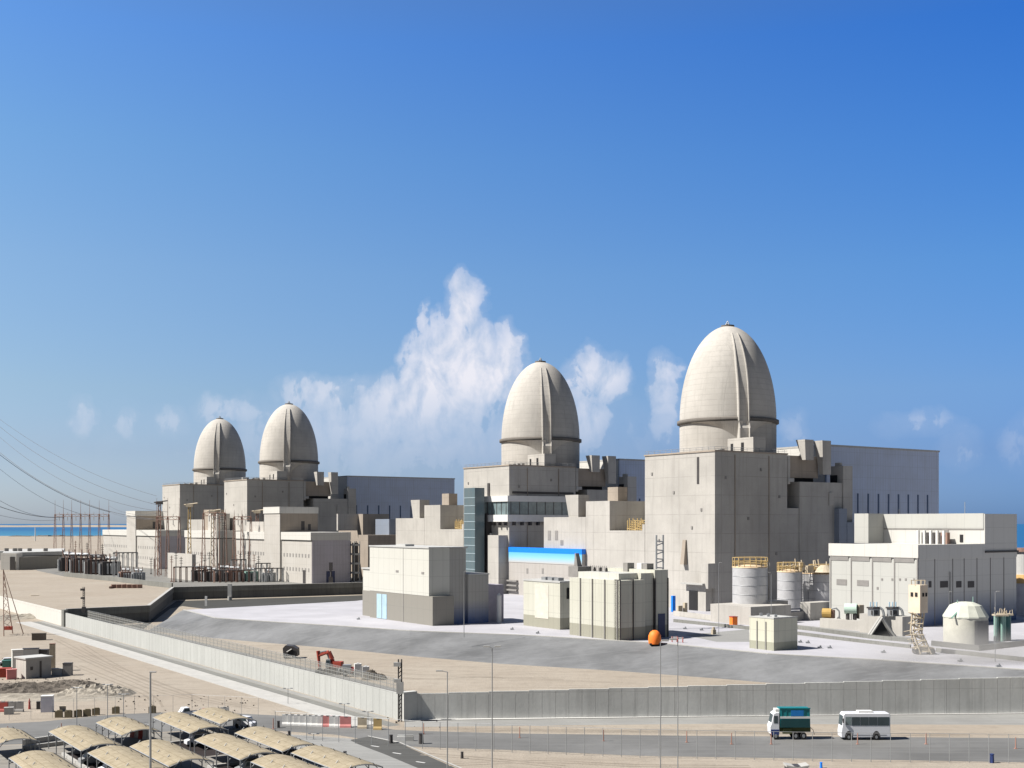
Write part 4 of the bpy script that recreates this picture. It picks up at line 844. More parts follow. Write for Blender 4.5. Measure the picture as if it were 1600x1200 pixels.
m = MB(); c = G(1062, 958); m.box(c, 2.2, 1.2, 3.2, .5); m.box(c+Vector((2.5, 1, 0)), 1.4, 1.4, 4.4, .5); single('stacked_crates', m, TAN, 'tan crates piled by the foot of the big reactor wall', 'crates', tuple(c))
for u, v in ((1250, 1004), (1262, 1005), (1281, 1013), (1296, 1013), (1070, 983), (1096, 985), (1500, 1034), (1560, 1042), (1380, 1020), (560, 968), (800, 984), (840, 990)):
    c = G(u, v); m = MB(); m.box(c, 1.2, .9, .5); m.cyl(c+Vector((.2, 0, .5)), .25, .4, 8); single('drain_hatch', m, GREY, 'small grey hatch standing on the pale platform', 'hatch', tuple(c), 'hatches on the platform')
# ------------------------------------------------------------------ cream office blocks before the far pair
def windows_row(g, P, t0, t1, n, z, h, w, b=-.06):
    for k in range(n): t_ = t0+(t1-t0)*(k+.5)/n; m = MB(); m.ab(P, t_-w/2, t_+w/2, b, .2, z, z+h); m.build('window', LOUV, g)
def office(P, label, tower_t, L, name='compound_building'):
    g = thing(name, label, 'building', tuple(P), 'cream buildings of the switchyard')
    m = MB(); m.ab(P, 0, L, 0, 27, 0, 27.2); m.build('wall', PANELW, g)
    m = MB(); m.ab(P, -.3, .3, .2, 27, 0, 32.3); m.build('scaffold_net', MESHW, g)
    m = MB(); m.ab(P, -.5, tower_t-1, -.9, 27.3, 27.8, 32.8); m.ab(P, tower_t+27.3, L, -.8, 27.3, 27.6, 32.6); m.build('white_fascia', WHITE_P, g)
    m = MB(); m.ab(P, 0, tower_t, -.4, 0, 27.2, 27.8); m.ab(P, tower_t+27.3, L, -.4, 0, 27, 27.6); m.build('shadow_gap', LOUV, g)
    m = MB(); m.ab(P, tower_t, tower_t+26.5, -1.2, 26, 0, 45); m.build('tower_wall', PANELW, g)
    m = MB(); m.ab(P, tower_t-.3, tower_t+.3, -.6, 26.2, 33, 46); m.build('tower_side', CONC_B, g)
    m = MB(); m.ab(P, tower_t-.5, tower_t+27, -1.7, 26.6, 45.2, 49.6); m.build('tower_cap', WHITE_P, g)
    windows_row(g, P, 2, tower_t-2, 9, 16.5, 2.4, 2.0); windows_row(g, P, 2, tower_t-2, 9, 7.5, 2.4, 2.0); windows_row(g, P, tower_t+28, L-2, 11, 16.5, 2.4, 2.4); windows_row(g, P, tower_t+28, L-2, 11, 7.5, 2.2, 2.4)
    m = MB(); m.ab(P, 9, 13, -.2, .2, 0, 8.5); m.build('doorway', DARK, g)
    m = MB(); m.ab(P, -.4, -.1, 10, 16, 0, 8); m.build('side_door', plain('navy', (.05, .06, .12), .6), g)
    m = MB(); m.ab(P, tower_t-.4, tower_t, 14, 16.5, 34, 40); m.ab(P, tower_t-.4, tower_t, 19, 21, 34, 38); m.build('tower_window', DARK, g)
    return g
O1 = U(487, 752); office(O1, 'long cream building with a white capped tower, nearest of the switchyard buildings', 47, 128)
O2 = U(342, 890)
g = thing('compound_building', 'middle cream switchyard building partly hidden by the reddish gantries', 'building', tuple(O2), 'cream buildings of the switchyard')
m = MB(); m.ab(O2, 0, 74, 0, 24, 0, 27); m.build('wall', PANELW, g); m = MB(); m.ab(O2, -.5, 74, -.8, 24.4, 27.5, 33); m.build('white_fascia', WHITE_P, g); m = MB(); m.ab(O2, 14, 34, 4, 14, 33, 46); m.build('roof_block', PANELW, g)
windows_row(g, O2, 3, 70, 14, 14, 2.2, 1.8)
O3 = U(248, 1000); office(O3, 'farthest cream building with a small white capped tower, beside the sea', 60, 165)
P = U(300, 800); m = MB(); cb(m, 300, 800, 262, 306, 866); single('switch_house', m, PANELW, 'low pale switch house between the reddish gantries', 'building', tuple(P))
P = U(412, 830); m = MB(); cb(m, 412, 830, 385, 418, 815); single('switch_house', m, PANELW, 'stepped pale annex left of the nearest white capped tower', 'building', tuple(P))
P = U(553, 765); g = thing('stair_scaffold', 'dark open stair frame at the right end of the netted wall', 'stair', tuple(P)); m = MB()
for z in range(0, 28, 6): m.ab(P, 0, 5, 0, 4, z, z+1.2)
for t_, b_ in ((0, 0), (5, 0), (0, 4), (5, 4)): m.ab(P, t_, t_+.5, b_, b_+.5, 0, 27)
m.build('frame', KERB, g); m = MB(); m.ab(P, 1, 4.6, 1, 3.6, 0, 26); m.build('core', DARK, g)
# ------------------------------------------------------------------ switchyard: gantries, masts, transformers, bus pipes
def gantry(us, d, ztop, zbeam, label, mat=RUST, group='line gantries'):
    g = thing('line_gantry', label, 'gantry', tuple(U(us[0], d)), group); w = 1.5
    for u in us:
        c = U(u, d); m = MB()
        for sx in (-1, 1):
            for sy in (-1, 1): m.bar(c+Vector((sx*w, sy*w, 0)), c+Vector((sx*.4, sy*.4, zbeam+2)), .17)
        for k in range(8):
            z0, z1 = zbeam*k/8, zbeam*(k+1)/8; a = 1-(z0/(zbeam+2))*.73; b = 1-(z1/(zbeam+2))*.73; s = 1 if k % 2 else -1
            m.bar(c+Vector((-s*w*a, -w*a, z0)), c+Vector((s*w*b, -w*b, z1)), .1)
        m.bar(c+Vector((0, 0, zbeam)), c+Vector((0, 0, ztop)), .26, 5, .1); m.build('column', mat, g)
    m = MB(); a, b = U(us[0], d, zbeam), U(us[-1], d, zbeam); n = max(6, int((b-a).length/3))
    for o in ((0, -1, 0), (0, 1, 0), (0, -1, 2.2), (0, 1, 2.2)): m.bar(a+Vector(o), b+Vector(o), .2)
    for k in range(n): p, q = a.lerp(b, k/n), a.lerp(b, (k+1)/n); m.bar(p+Vector((0, -1, 0 if k % 2 else 2.2)), q+Vector((0, -1, 2.2 if k % 2 else 0)), .15)
    m.build('beam', mat, g)
    m = MB()
    for u in [x+(us[1]-us[0])*.5 for x in us[:-1]]: c = U(u, d-1, zbeam); m.bar(c, c+Vector((0, 0, -4)), .3, 6); m.bar(c+Vector((0, 0, 2)), c+Vector((0, 0, 4.2)), .22)
    m.build('insulator', KERB, g); return g
gantry([86, 99, 112, 126, 140, 155, 170], 1150, ZV(781, 1150), ZV(807, 1150), 'seven-mast reddish line gantry standing against the sea')
gantry([245, 262, 280], 860, ZV(778, 860), ZV(812, 860), 'brown line gantry before the farthest reactor block')
gantry([318, 336, 352], 840, ZV(795, 840), ZV(806, 840), 'reddish line gantry left of the second far reactor block')
gantry([366, 378, 392], 835, ZV(797, 835), ZV(812, 835), 'reddish line gantry in front of the cream facade centre')
for k, (u, v) in enumerate(((249, 786), (296, 790), (402, 800), (332, 800))):
    d = 880; c = U(u, d); g = thing('lattice_pole', ('thick brown lattice pole with a dark head', 'ochre pole rising before the dark reactor block', 'short reddish pole at the cream tower', 'reddish pole beside the tan roof block')[k], 'pole', tuple(c)); m = MB(); zt = ZV(v, d)
    m.bar(c+Vector((-1.4, 0, 0)), c+Vector((-.7, 0, zt)), .35); m.bar(c+Vector((1.4, 0, 0)), c+Vector((.7, 0, zt)), .35)
    for j in range(14): z = zt*j/14; m.bar(c+Vector((-1.1 if j % 2 else 1.1, 0, z)), c+Vector((1.1 if j % 2 else -1.1, 0, z+zt/14)), .22)
    m.build('shaft', (RUST, YEL, RUST, TAN)[k], g)
    m = MB(); m.box(c+Vector((0, 0, zt-1)), 5, 2, 2.2); m.bar(c+Vector((-4, 0, zt+.5)), c+Vector((6, 0, zt+1.8)), .5); m.build('head', DARK if k == 0 else TAN, g)
rg = random.Random(11)
def transformer(u, d, s, label, mat=DARK):
    c = U(u, d); g = thing('power_transformer', label, 'transformer', tuple(c), 'switchyard transformers')
    m = MB(); m.box(c, 8*s, 5*s, 6*s, .6); m.build('tank', mat, g)
    m = MB()
    for k in range(5): m.box(c+Vector((-3.4*s+k*1.7*s, -3.2*s, .6*s)), .7*s, 1.6*s, 4.6*s, .6)
    m.build('radiator', GREY, g)
    m = MB()
    for k in range(3): m.bar(c+Vector(((k-1)*2.2*s, 0, 6*s)), c+Vector(((k-1)*3.0*s, -.5, 9.6*s)), .36*s, 8, .18*s)
    m.build('bushing', RUST, g)
    m = MB(); m.bar(c+Vector((-3*s, 1.4*s, 7.4*s)), c+Vector((3*s, -.4*s, 7.4*s)), .8*s, 12); m.build('conservator', GREY, g)
lbs = ['dark transformer left end of the switchyard row', 'dark transformer second in the switchyard row', 'dark transformer third in the switchyard row beside tall poles', 'dark transformer before the farthest cream building', 'brown transformer low behind the retaining wall bend', 'grey transformer behind the wall bend', 'dark transformer under the reddish gantries', 'dark transformer between gantries and cream wall', 'dark transformer by the lamp on the retaining wall', 'dark transformer nearest the netted wall', 'green-grey transformer before the cream facade', 'grey transformer at the right end of the busbars']
for k, (u, d, s) in enumerate(((108, 960, 1.3), (128, 930, 1.35), (150, 905, 1.3), (172, 885, 1.2), (196, 800, .9), (216, 790, .9), (312, 795, 1.1), (330, 790, 1.0), (350, 792, 1.15), (366, 788, 1.1), (392, 790, 1.0), (420, 786, .9))):
    transformer(u, d, s*(1.4 if k < 4 else 1.1), lbs[k], (DARK, DARK, DARK, DARK, RUST, GREY, DARK, DARK, DARK, RUST, GREEN, GREY)[k])
def busbar(u0, u1, d, z, label, n=6):
    a, b = U(u0, d, z), U(u1, d+6, z); g = thing('busbar_rack', label, 'busbar rack', (a.x, a.y, 0), 'busbar racks'); m = MB()
    for o in (-1.4, 0, 1.4): m.bar(a+Vector((0, o, 0)), b+Vector((0, o, 0)), .32, 6)
    m.build('tube', DARK, g); m = MB()
    for k in range(n+1): p = a.lerp(b, k/n); m.bar(Vector((p.x, p.y-1.5, 0)), Vector((p.x, p.y-1.5, z)), .3); m.bar(Vector((p.x, p.y+1.5, 0)), Vector((p.x, p.y+1.5, z)), .3); m.bar(Vector((p.x, p.y-2, z-.5)), Vector((p.x, p.y+2, z-.5)), .25)
    m.build('support', RUST if n > 5 else GREY, g)
busbar(178, 214, 830, 18, 'dark busbar rack left of the far cream building', 5); busbar(104, 165, 880, 15, 'long dark busbar rack before the seven-mast gantry', 8)
busbar(272, 330, 775, 10, 'dark busbar rack with the upper tubes, left of centre', 6); busbar(335, 398, 772, 8, 'dark busbar rack behind the wall lamp', 7); busbar(398, 442, 776, 9, 'grey busbar rack nearest the netted wall', 5); busbar(362, 384, 800, 14, 'short high busbar rack in the switchyard middle', 3); busbar(400, 434, 800, 11.5, 'short rack just above the grey busbars', 4)
# slim poles of the yard
for i, (u, vt) in enumerate(((268, 868), (275, 862), (283, 870), (315, 862), (320, 866), (327, 862), (369, 866), (376, 864), (388, 862), (397, 866), (404, 868), (340, 800), (343, 806), (347, 802), (350, 815), (118, 845), (136, 848), (160, 850), (182, 860), (236, 872), (517, 876))):
    d = 782 if u > 240 else 900; c = U(u, d); zt = ZV(vt, d); m = MB(); m.bar(c, c+Vector((0, 0, zt)), .42 if u in (340, 343, 347, 350) else .28, 6, .2)
    for k in range(3): m.bar(c+Vector((-1.1, 0, zt-1-k*1.6)), c+Vector((1.1, 0, zt-1-k*1.6)), .16)
    m.box(c, 1.2, 1.2, .6); single('switchyard_pole', m, RUST if i % 3 == 0 else DARK, 'slim dark pole with short crossarms among the switchyard equipment', 'pole', tuple(c), 'switchyard poles')
m = MB(); c = U(517, 745); m.bar(c, c+Vector((0, 0, 14)), .5); m.box(c+Vector((0, 0, 9)), 2.2, 1, 5); m.box(c, 2.6, 1.4, 5); single('control_post', m, DARK, 'dark post with box against the cream wall', 'post', tuple(c))
# pale low building and clutter at the far left
P = U(98, 1050); g = thing('low_site_building', 'long low white building with a grey shaded wall at the left edge', 'building', tuple(U(12, 1000)))
m = MB(); a = U(8, 985); m.box(U(18, 985), 13, 12, 14); m.build('end_block', WHITE_P, g)
m = MB(); m.prism([U(31, 985), U(98, 1040), U(98, 1090), U(20, 1030)], 0, 10.5); m.build('wall', GARL, g)
m = MB(); m.prism([U(4, 983), U(98, 1038), U(101, 1160), U(8, 1110)], 11, 14.2); m.build('roof', ROOF, g)
m = MB(); m.box(U(19.5, 978), 4, .6, 11); m.build('doorway', DARK, g)
for k, u in enumerate((10, 23, 31, 46, 71)): m = MB(); c = U(u, 1040, 14.2); m.box(c, 3.4, 3, 2.6, .6); m.build('rooftop_unit', LOUV, g)
for u, d, w_, h_, mat_, lb in ((10, 1250, 34, 9, ROOF, 'pale flat-roofed shed far behind the low white building'), (52, 1220, 40, 7, LOUV, 'grey flat shed far behind the low white building'), (85, 1200, 34, 9, WHITE, 'white shed beside the gantry before the sea'), (26, 1180, 7, 12, DARK, 'small dark tower block on the far shore yard')):
    m = MB(); m.box(U(u, d), w_, 20, h_, .1); m.box(U(u, d, h_), w_*.9, 18, .8, .1); single('storage_shed', m, mat_, lb, 'shed', tuple(U(u, d)))
c = U(55, 2600); m = MB(); m.bar(c, c+Vector((0, 0, 30)), 1.2, 8, .7); single('beacon', m, WHITE, 'tiny white beacon on the far beach', 'beacon', tuple(c))
# dark pipe stacks and low wall on the terrace
m = MB()
for k in range(10): m.bar(U(172+k*2.2, 700+k*2, .7), U(176+k*2.2, 712+k*2, .7), .7, 8)
for k in range(6): m.box(U(178+k*8, 706), 3, 2, 2.2, .5)
single('pipe_stack', m, RUST, 'stack of reddish pipes and boxes behind the terrace sand', 'pipes', tuple(U(172, 700)))
m = MB(); q = [U(100, 860), U(175, 790), U(230, 735), U(268, 705)]
for a, b in zip(q, q[1:]): m.hexa([a, b, b+Vector((0, 3, 0)), a+Vector((0, 3, 0))], [p+Vector((0, 0, 3)) for p in (a, b, b+Vector((0, 3, 0)), a+Vector((0, 3, 0)))])
single('terrace_wall', m, DARKW2, 'low grey wall between the terrace sand and the switchyard', 'wall', tuple(q[0]))
m = MB(); m.face([p+Vector((0, 0, .01)) for p in (U(100, 863), U(175, 793), U(230, 738), U(285, 707), U(640, 768), U(640, 1100), U(20, 1200), U(60, 960))]); struct('switchyard_gravel', m, asphalt('yard_gravel', (.25, .245, .23)))
# mast with equipment near the wall (left) and at the corner
for u, d, z0, vt, lb in ((131, 511, 0, 917, 'stubby camera mast on the long wall where the dark retaining wall begins'), (625, 266, LOW, 1030, 'tall dark camera mast with floodlights at the wall corner')):
    c = U(u, d, z0); g = thing('camera_mast', lb, 'mast', tuple(c)); zt = ZV(vt, d); m = MB()
    for s in (-.35, .35): m.bar(c+Vector((s, 0, 0)), c+Vector((s, 0, zt-z0)), .16)
    for k in range(int((zt-z0)/.9)): m.bar(c+Vector((-.35, 0, k*.9)), c+Vector((.35, 0, k*.9+.7)), .1)
    m.build('mast_frame', DARK, g); m = MB(); m.box(Vector((c.x-.6, c.y, zt-1.6)), 1.6, .8, .9); m.box(Vector((c.x-.5, c.y, zt-5.2)), 1.5, .9, .8); m.box(Vector((c.x, c.y, z0+(6.3 if z0 < 0 else 0))), 1.5, 1.0, 2.6); m.build('equipment_box', KERB if z0 < 0 else DARK, g)
# lamp on the retaining wall
c = U(361, 690); m = MB(); m.box(c+Vector((0, -3, LOW)), 2.2, 1.6, 9.5); m.cyl(c+Vector((0, -3.4, LOW)), 1.2, 2.2, 12); single('wall_cabinet', m, KERB, 'pale upright cabinet against the dark retaining wall', 'cabinet', tuple(c+Vector((0, 0, LOW))))
c = U(322, 640, LOW); m = MB(); m.box(c, 1.2, .8, 5.2); single('marker_post', m, WHITE, 'small white marker post in the service channel', 'post', tuple(c))
# power cables
def cable(a, b, sag, r, label):
    m = MB(); pts = [a.lerp(b, i/24)+Vector((0, 0, -sag*4*(i/24)*(1-i/24))) for i in range(25)]; m.tube(pts, r*.62, 4); return single('power_cable', m, WIREM, label, 'cable', tuple(a), 'overhead power cables')
cb_l = 'thin overhead power cable sagging in from the left edge towards the switchyard'
for (u0, v0, d0), (u1, v1, d1), sg, r in (((-20, 695, 1000), (172, 800, 1150), 8, .38), ((-20, 690, 1000), (250, 812, 860), 14, .28), ((-20, 650, 1100), (252, 790, 900), 12, .22), ((-20, 665, 1100), (262, 800, 880), 16, .2), ((-20, 716, 1000), (140, 806, 1150), 8, .22),
    ((-20, 770, 900), (86, 808, 1150), 5, .26), ((-20, 784, 900), (100, 808, 1150), 4, .4), ((-20, 800, 900), (90, 812, 1150), 3, .2), ((170, 790, 1150), (246, 802, 860), 4, .2), ((170, 800, 1150), (262, 810, 860), 3, .18), ((-20, 640, 1200), (245, 775, 1000), 10, .2)):
    cable(U(u0, d0, ZV(v0, d0)), U(u1, d1, ZV(v1, d1)), sg, r, cb_l)
# ------------------------------------------------------------------ street lamps (thin, near)
def lamp(u, d, vt, r, label, arms=((-1.6, 0),), z=LOW):
    c = U(u, d, z); zt = ZV(vt, d); g = thing('street_lamp', label, 'street lamp', tuple(c), 'lamp posts'); m = MB(); m.bar(c, Vector((c.x, c.y, zt)), r, 8, r*.6); m.build('post', GREY, g)
    for ax, ay in arms:
        m = MB(); m.bar(Vector((c.x, c.y, zt)), Vector((c.x+ax, c.y+ay, zt+.2)), r*.45, 6); ar = m.build('arm', GREY, g); m = MB(); m.box(Vector((c.x+ax*1.15, c.y+ay*1.15, zt+.08)), .9, .35, .18); m.build('lamp_head', KERB, ar)
    return g
lamp(235, 165, 1052, .2, 'thick grey lamp post rising through the parking shades', ((.3, 0),)); lamp(699, 170, 1050, .12, 'shortest thin lamp post left of centre, with one arm', ((-1.0, 0),)); lamp(769, 170, 1012, .12, 'thin lamp post in front of the grey slope near centre', ((.7, 0), (-.7, 0)))
lamp(1032, 150, 1003, .085, 'tall pale lamp post, left of the close pair', ((.5, 0),)); lamp(1059, 150, 1001, .085, 'tall pale lamp post, right of the close pair', ((-.5, 0),)); lamp(1488 if False else 1555, 330, 925, .12, 'pale lamp post on the platform before the faceted tank', ((.7, 0),), 0)
lamp(725, 400, 893, .13, 'pale lamp post by the blue-based side wall', ((.6, 0),), 0); lamp(1190+15, 440, 895, .13, 'white lamp post beside the large steel tank', ((-.6, 0),), 0); lamp(1096+27, 410, 880, .1, 'thin lamp post before the dark reactor wall', ((.5, 0),), 0); lamp(1483, 395, 925, .1, 'thin lamp post at the shaded wall of the plant building', ((.5, 0),), 0)
for i, (u, v, vt) in enumerate(((385, 1044, 1022), (450, 1100, 1076), (538, 1126, 1100), (575, 1138, 1112), (193, 1130, 1085), (168, 1140, 1070), (120, 1135, 1075), (490, 1155, 1147))):
    c = G(u, v, LOW); zt = ZV(vt, c.y); m = MB(); m.bar(c, Vector((c.x, c.y, zt)), .07, 6); m.bar(Vector((c.x-.9, c.y, zt)), Vector((c.x+.9, c.y, zt+.1)), .07); m.box(Vector((c.x+.9, c.y, zt)), .6, .3, .18); m.box(Vector((c.x-.9, c.y, zt)), .6, .3, .18)
    single('small_lamp_post', m, GREY, 'small twin-armed lamp post in the sandy yard or by the road', 'street lamp', tuple(c), 'small twin-armed lamp posts')
# ------------------------------------------------------------------ vehicles
VS = 1.5      # this place's vehicles read tall in the photograph
def wheelset(g, xs, y, r, w=.35, z=LOW, hub=GREY, y2=None):
    for x in xs:
        m = MB(); n = 20
        for yy in ((y,) if y2 is None else (y, y2)):
            q = lambda o: [Vector((x+math.cos(2*math.pi*i/n)*r, yy+o, z+r*1.25+math.sin(2*math.pi*i/n)*r*1.25)) for i in range(n)]
            m.hexa(q(0), q(w))
        wh = m.build('wheel', TYRE, g); m = MB(); q = lambda o: [Vector((x+math.cos(2*math.pi*i/n)*r*.5, y+o, z+r*1.25+math.sin(2*math.pi*i/n)*r*.62)) for i in range(n)]; m.hexa(q(-.03), q(.05)); m.build('hub', hub, wh)
# bus, nose to the left
c = U(1352.5, 243.5, LOW); g = thing('minibus', 'white minibus with tinted side windows driving left on the road', 'bus', tuple(c)); x0, x1 = c.x-5.05, c.x+5.05; y0 = c.y-.2; y1 = y0+2.9; z = LOW
m = MB(); m.profile([(x0+.05, z+.5), (x0, z+1.6), (x0+.25, z+3.1), (x0+.45, z+5.1), (x0+.75, z+5.5), (x1-.25, z+5.5), (x1, z+5.2), (x1, z+.6)], y0, y1); bd = m.build('body', BUSW, g)
bv = bd.modifiers.new('b', 'BEVEL'); bv.width = .12; bv.segments = 2
def win(xa, xb, za, zb, name='side_window', mat=GLASS, y=None):
    m = MB(); yy = y0 if y is None else y; m.box(Vector(((xa+xb)/2, yy-.01, za)), xb-xa, .06, zb-za); return m.build(name, mat, g)
win(x0+2.2, x0+3.85, z+3.0, z+4.75); win(x0+3.92, x0+5.6, z+3.0, z+4.75); win(x0+5.67, x0+7.4, z+3.0, z+4.75); win(x0+7.47, x0+9.85, z+3.0, z+4.75); win(x0+.85, x0+2.1, z+3.1, z+4.8, 'driver_window', GLASS2)
m = MB(); m.hexa([Vector((x0+.16, y0+.2, z+3)), Vector((x0+.3, y0+.2, z+3)), Vector((x0+.3, y1-.2, z+3)), Vector((x0+.16, y1-.2, z+3))], [Vector((x0+.38, y0+.2, z+4.95)), Vector((x0+.5, y0+.2, z+4.95)), Vector((x0+.5, y1-.2, z+4.95)), Vector((x0+.38, y1-.2, z+4.95))]); m.build('windscreen', GLASS, g)
m = MB(); m.box(Vector((x0+5.2, (y0+y1)/2, z+5.48)), 3.0, 1.8, .38); m.build('roof_unit', WHITE, g)
m = MB(); m.box(Vector((x0+5, y0-.0, z+1.0)), 8.6, .05, .12); m.build('trim', GREY, g)
for x in (x0+1.55, x0+7.2):      # arches
    m = MB(); n = 16; q = lambda o: [Vector((x+math.cos(math.pi*i/n)*.82, y0+o, z+.55+math.sin(math.pi*i/n)*1.35)) for i in range(n+1)]; m.hexa(q(-.02), q(.04)); m.build('wheel_arch', DARK, g)
wheelset(g, (x0+1.55, x0+7.2), y0-.06, .52, .3, y2=y1-.3)
m = MB(); m.box(Vector((x0+.35, y0-.3, z+3.6)), .2, .3, .9); m.build('mirror', DARK, g)
# water truck
c = U(1234, 244, LOW); g = thing('tipper_truck', 'truck with a teal body, white stripe and white cab driving left', 'truck', tuple(c)); x0 = c.x-4.1; y0 = c.y-.2; y1 = y0+2.9
m = MB(); m.profile([(x0+.1, z+1.1), (x0, z+2.6), (x0+.35, z+3.5), (x0+.7, z+5.3), (x0+1.2, z+5.6), (x0+1.95, z+5.6), (x0+1.95, z+1.1)], y0, y1); cb_ = m.build('cab', BUSW, g); cb_.modifiers.new('b', 'BEVEL').width = .1
m = MB(); m.box(Vector((x0+1.2, y0-.01, z+3.4)), .8, .06, 1.5); m.build('door_window', GLASS, cb_); m = MB(); m.box(Vector((x0+1.0, y0-.02, z+1.0)), 1.7, .08, 1.1); m.build('step_panel', plain('navy_panel', (.03, .05, .16), .5), cb_); m = MB(); m.hexa([Vector((x0+.28, y, z+3.5)) for y in (y0+.2, y1-.2)]+[Vector((x0+.4, y, z+3.5)) for y in (y1-.2, y0+.2)], [Vector((x0+.6, y, z+5.1)) for y in (y0+.2, y1-.2)]+[Vector((x0+.72, y, z+5.1)) for y in (y1-.2, y0+.2)]); m.build('windscreen', GLASS, cb_)
m = MB(); m.profile([(x0+2.2, z+2.5), (x0+2.05, z+6.4), (x0+8.2, z+6.4), (x0+8.3, z+2.5)], y0+.05, y1-.05); bd = m.build('load_body', TEAL, g)
m = MB()
for k in range(7): m.box(Vector((x0+2.4+k*.95, y0+.02, z+2.5)), .12, .1, 3.9)
m.box(Vector((x0+5.15, y0, z+6.3)), 6.3, .16, .25); m.build('stake', TEAL, bd)
m = MB(); m.box(Vector((x0+5.2, y0-.02, z+4.35)), 6.1, .12, .42); m.build('white_stripe', WHITE, bd)
m = MB(); m.box(Vector((x0+5.2, y0+.0, z+2.55)), 6.0, .12, 1.5); m.build('lower_panel', plain('dark_teal', (.01, .05, .055), .5), bd); m = MB(); m.box(Vector((x0+5.6, y0+.01, z+4.85)), 2.6, .11, 1.2); m.build('blue_panel', plain('truck_blue', (.01, .15, .42), .5), bd)
m = MB(); m.box(Vector((x0+4.8, y0+1.45, z+1.5)), 7.4, 1.6, .9); m.box(Vector((x0+3.6, y0+.4, z+1.2)), 1.8, .6, 1.1); m.build('chassis', plain('olive_chassis', (.07, .08, .03), .8), g)
m = MB(); m.tube([Vector((x0+8.2, y0+.3, z+2.6)), Vector((x0+8.9, y0+.3, z+2)), Vector((x0+9.2, y0+.3, z+1.0))], .06); m.build('hose', DARK, g)
m = MB(); m.box(Vector((x0+1.6, y0+1.4, z+5.5)), .8, 2.2, .7); m.build('roof_deflector', WHITE, g)
wheelset(g, (x0+1.2, x0+5.3, x0+6.9), y0-.05, .62, .4, y2=y1-.3)
# cars
def car(c, rot, L, label, pickup=False, col=BUSW):
    g = thing('pickup_truck' if pickup else 'parked_car', label, 'pickup' if pickup else 'car', (0, 0, 0)); w = 1.0
    pr = [(-L/2, .5), (-L/2, 1.25), (-L*.33, 1.5), (-L*.2, 2.45), (L*.28, 2.5), (L*.45, 1.6), (L/2, 1.45), (L/2, .5)] if not pickup else [(-L/2, .5), (-L/2, 1.3), (-L*.28, 1.5), (-L*.16, 2.5), (L*.08, 2.5), (L*.13, 1.5), (L/2, 1.5), (L/2, .5)]
    m = MB(); m.profile(pr, -w, w); b = m.build('body', col, g); bb = b.modifiers.new('b', 'BEVEL'); bb.width = .08; bb.segments = 2
    x0_, x1_ = (-L*.19, L*.26) if not pickup else (-L*.14, L*.06)
    for s in (-1, 1):
        m = MB(); m.profile([(x0_-.25, 1.6), (x0_+.05, 2.3), (x1_, 2.32), (x1_+.2, 1.65)], s*(w+.015)-.01, s*(w+.015)+.01); m.build('side_window', GLASS, g)
    m = MB(); m.hexa([Vector((x0_-.52, -w+.2, 1.62)), Vector((x0_-.3, -w+.2, 1.62)), Vector((x0_-.3, w-.2, 1.62)), Vector((x0_-.52, w-.2, 1.62))], [Vector((x0_-.12, -w+.2, 2.36)), Vector((x0_+.1, -w+.2, 2.36)), Vector((x0_+.1, w-.2, 2.36)), Vector((x0_-.12, w-.2, 2.36))]); m.build('windscreen', GLASS, g)
    if pickup: m = MB(); m.box(Vector((L*.31, 0, 1.45)), L*.32, 1.5, .08); m.build('load_bed', DARK, g)
    for x in (-L*.32, L*.3):
        for y in (-w-.02, w-.2):
            m = MB(); n = 14; q = lambda o: [Vector((x+math.cos(2*math.pi*i/n)*.42, y+o, .5+math.sin(2*math.pi*i/n)*.5)) for i in range(n)]; m.hexa(q(0), q(.22)); m.build('wheel', TYRE, g)
    g.location = c; g.rotation_euler = (0, 0, rot); return g
car(G(383, 1137, LOW), math.radians(155), 5.0, 'white four-wheel-drive car parked on the road above the shades')
car(G(291, 1122, LOW), math.radians(35), 5.4, 'white pickup parked behind the beige shades', True)
car(G(12, 1040, LOW), math.radians(20), 5.5, 'white car at the left edge beside the site cabin')
# excavator
k = 350; c = U(520, k, LOW+.05); g = thing('excavator', 'reddish excavator with its arm bent down over the yard wall', 'excavator', tuple(c))
def X(u, v): return U(u, k, ZV(v, k))
for s in (-1.3, 1.3): m = MB(); m.profile([(-2.4, .1), (-2.8, .8), (-2.3, 1.6), (2.3, 1.6), (2.8, .8), (2.4, .1)], s-.4, s+.4, Matrix.Translation(c)); m.build('track', DARK, g)
m = MB(); m.box(c+Vector((0, 0, 1.5)), 2.2, 2, .5); m.box(c+Vector((.6, 0, 2.0)), 4.6, 2.6, 1.7, -.2); m.build('upper_body', MAROON, g)
m = MB(); m.profile([(-2.0, 2.2), (-1.8, 4.4), (-.6, 4.5), (-.4, 2.2)], -1.4, -.1, Matrix.Translation(c)); ca = m.build('cab', GREY, g)
m = MB(); m.profile([(-1.85, 3.0), (-1.7, 4.1), (-.8, 4.15), (-.7, 3.0)], -1.46, -1.38, Matrix.Translation(c)); m.build('window', GLASS, ca)
m = MB(); p = [X(521, 1047), X(519, 1030), X(514, 1018), X(509, 1021)]
for a, b, r in ((p[0], p[1], .75), (p[1], p[2], .7), (p[2], p[3], .55)): m.bar(a, b, r, 6, r*.85)
m.build('boom', MAROON, g); m = MB(); m.bar(X(509, 1020), X(498, 1024), .5, 6, .5); m.bar(X(497, 1017), X(499.5, 1046), .55, 6, .32); m.build('dipper_arm', MAROON, g)
m = MB(); m.bar(X(517, 1036), X(512, 1022), .3, 6); m.bar(X(510, 1017), X(499, 1019), .22, 6); m.build('hydraulic_ram', GREY, g)
m = MB(); q = X(500, 1050); m.profile([(-1.5, .2), (-.4, 1.2), (.9, .6), (1.1, -.8), (.2, -1.2), (-.6, -.9)], -.8, .8, Matrix.Translation(q)); m.build('bucket', DARK, g)
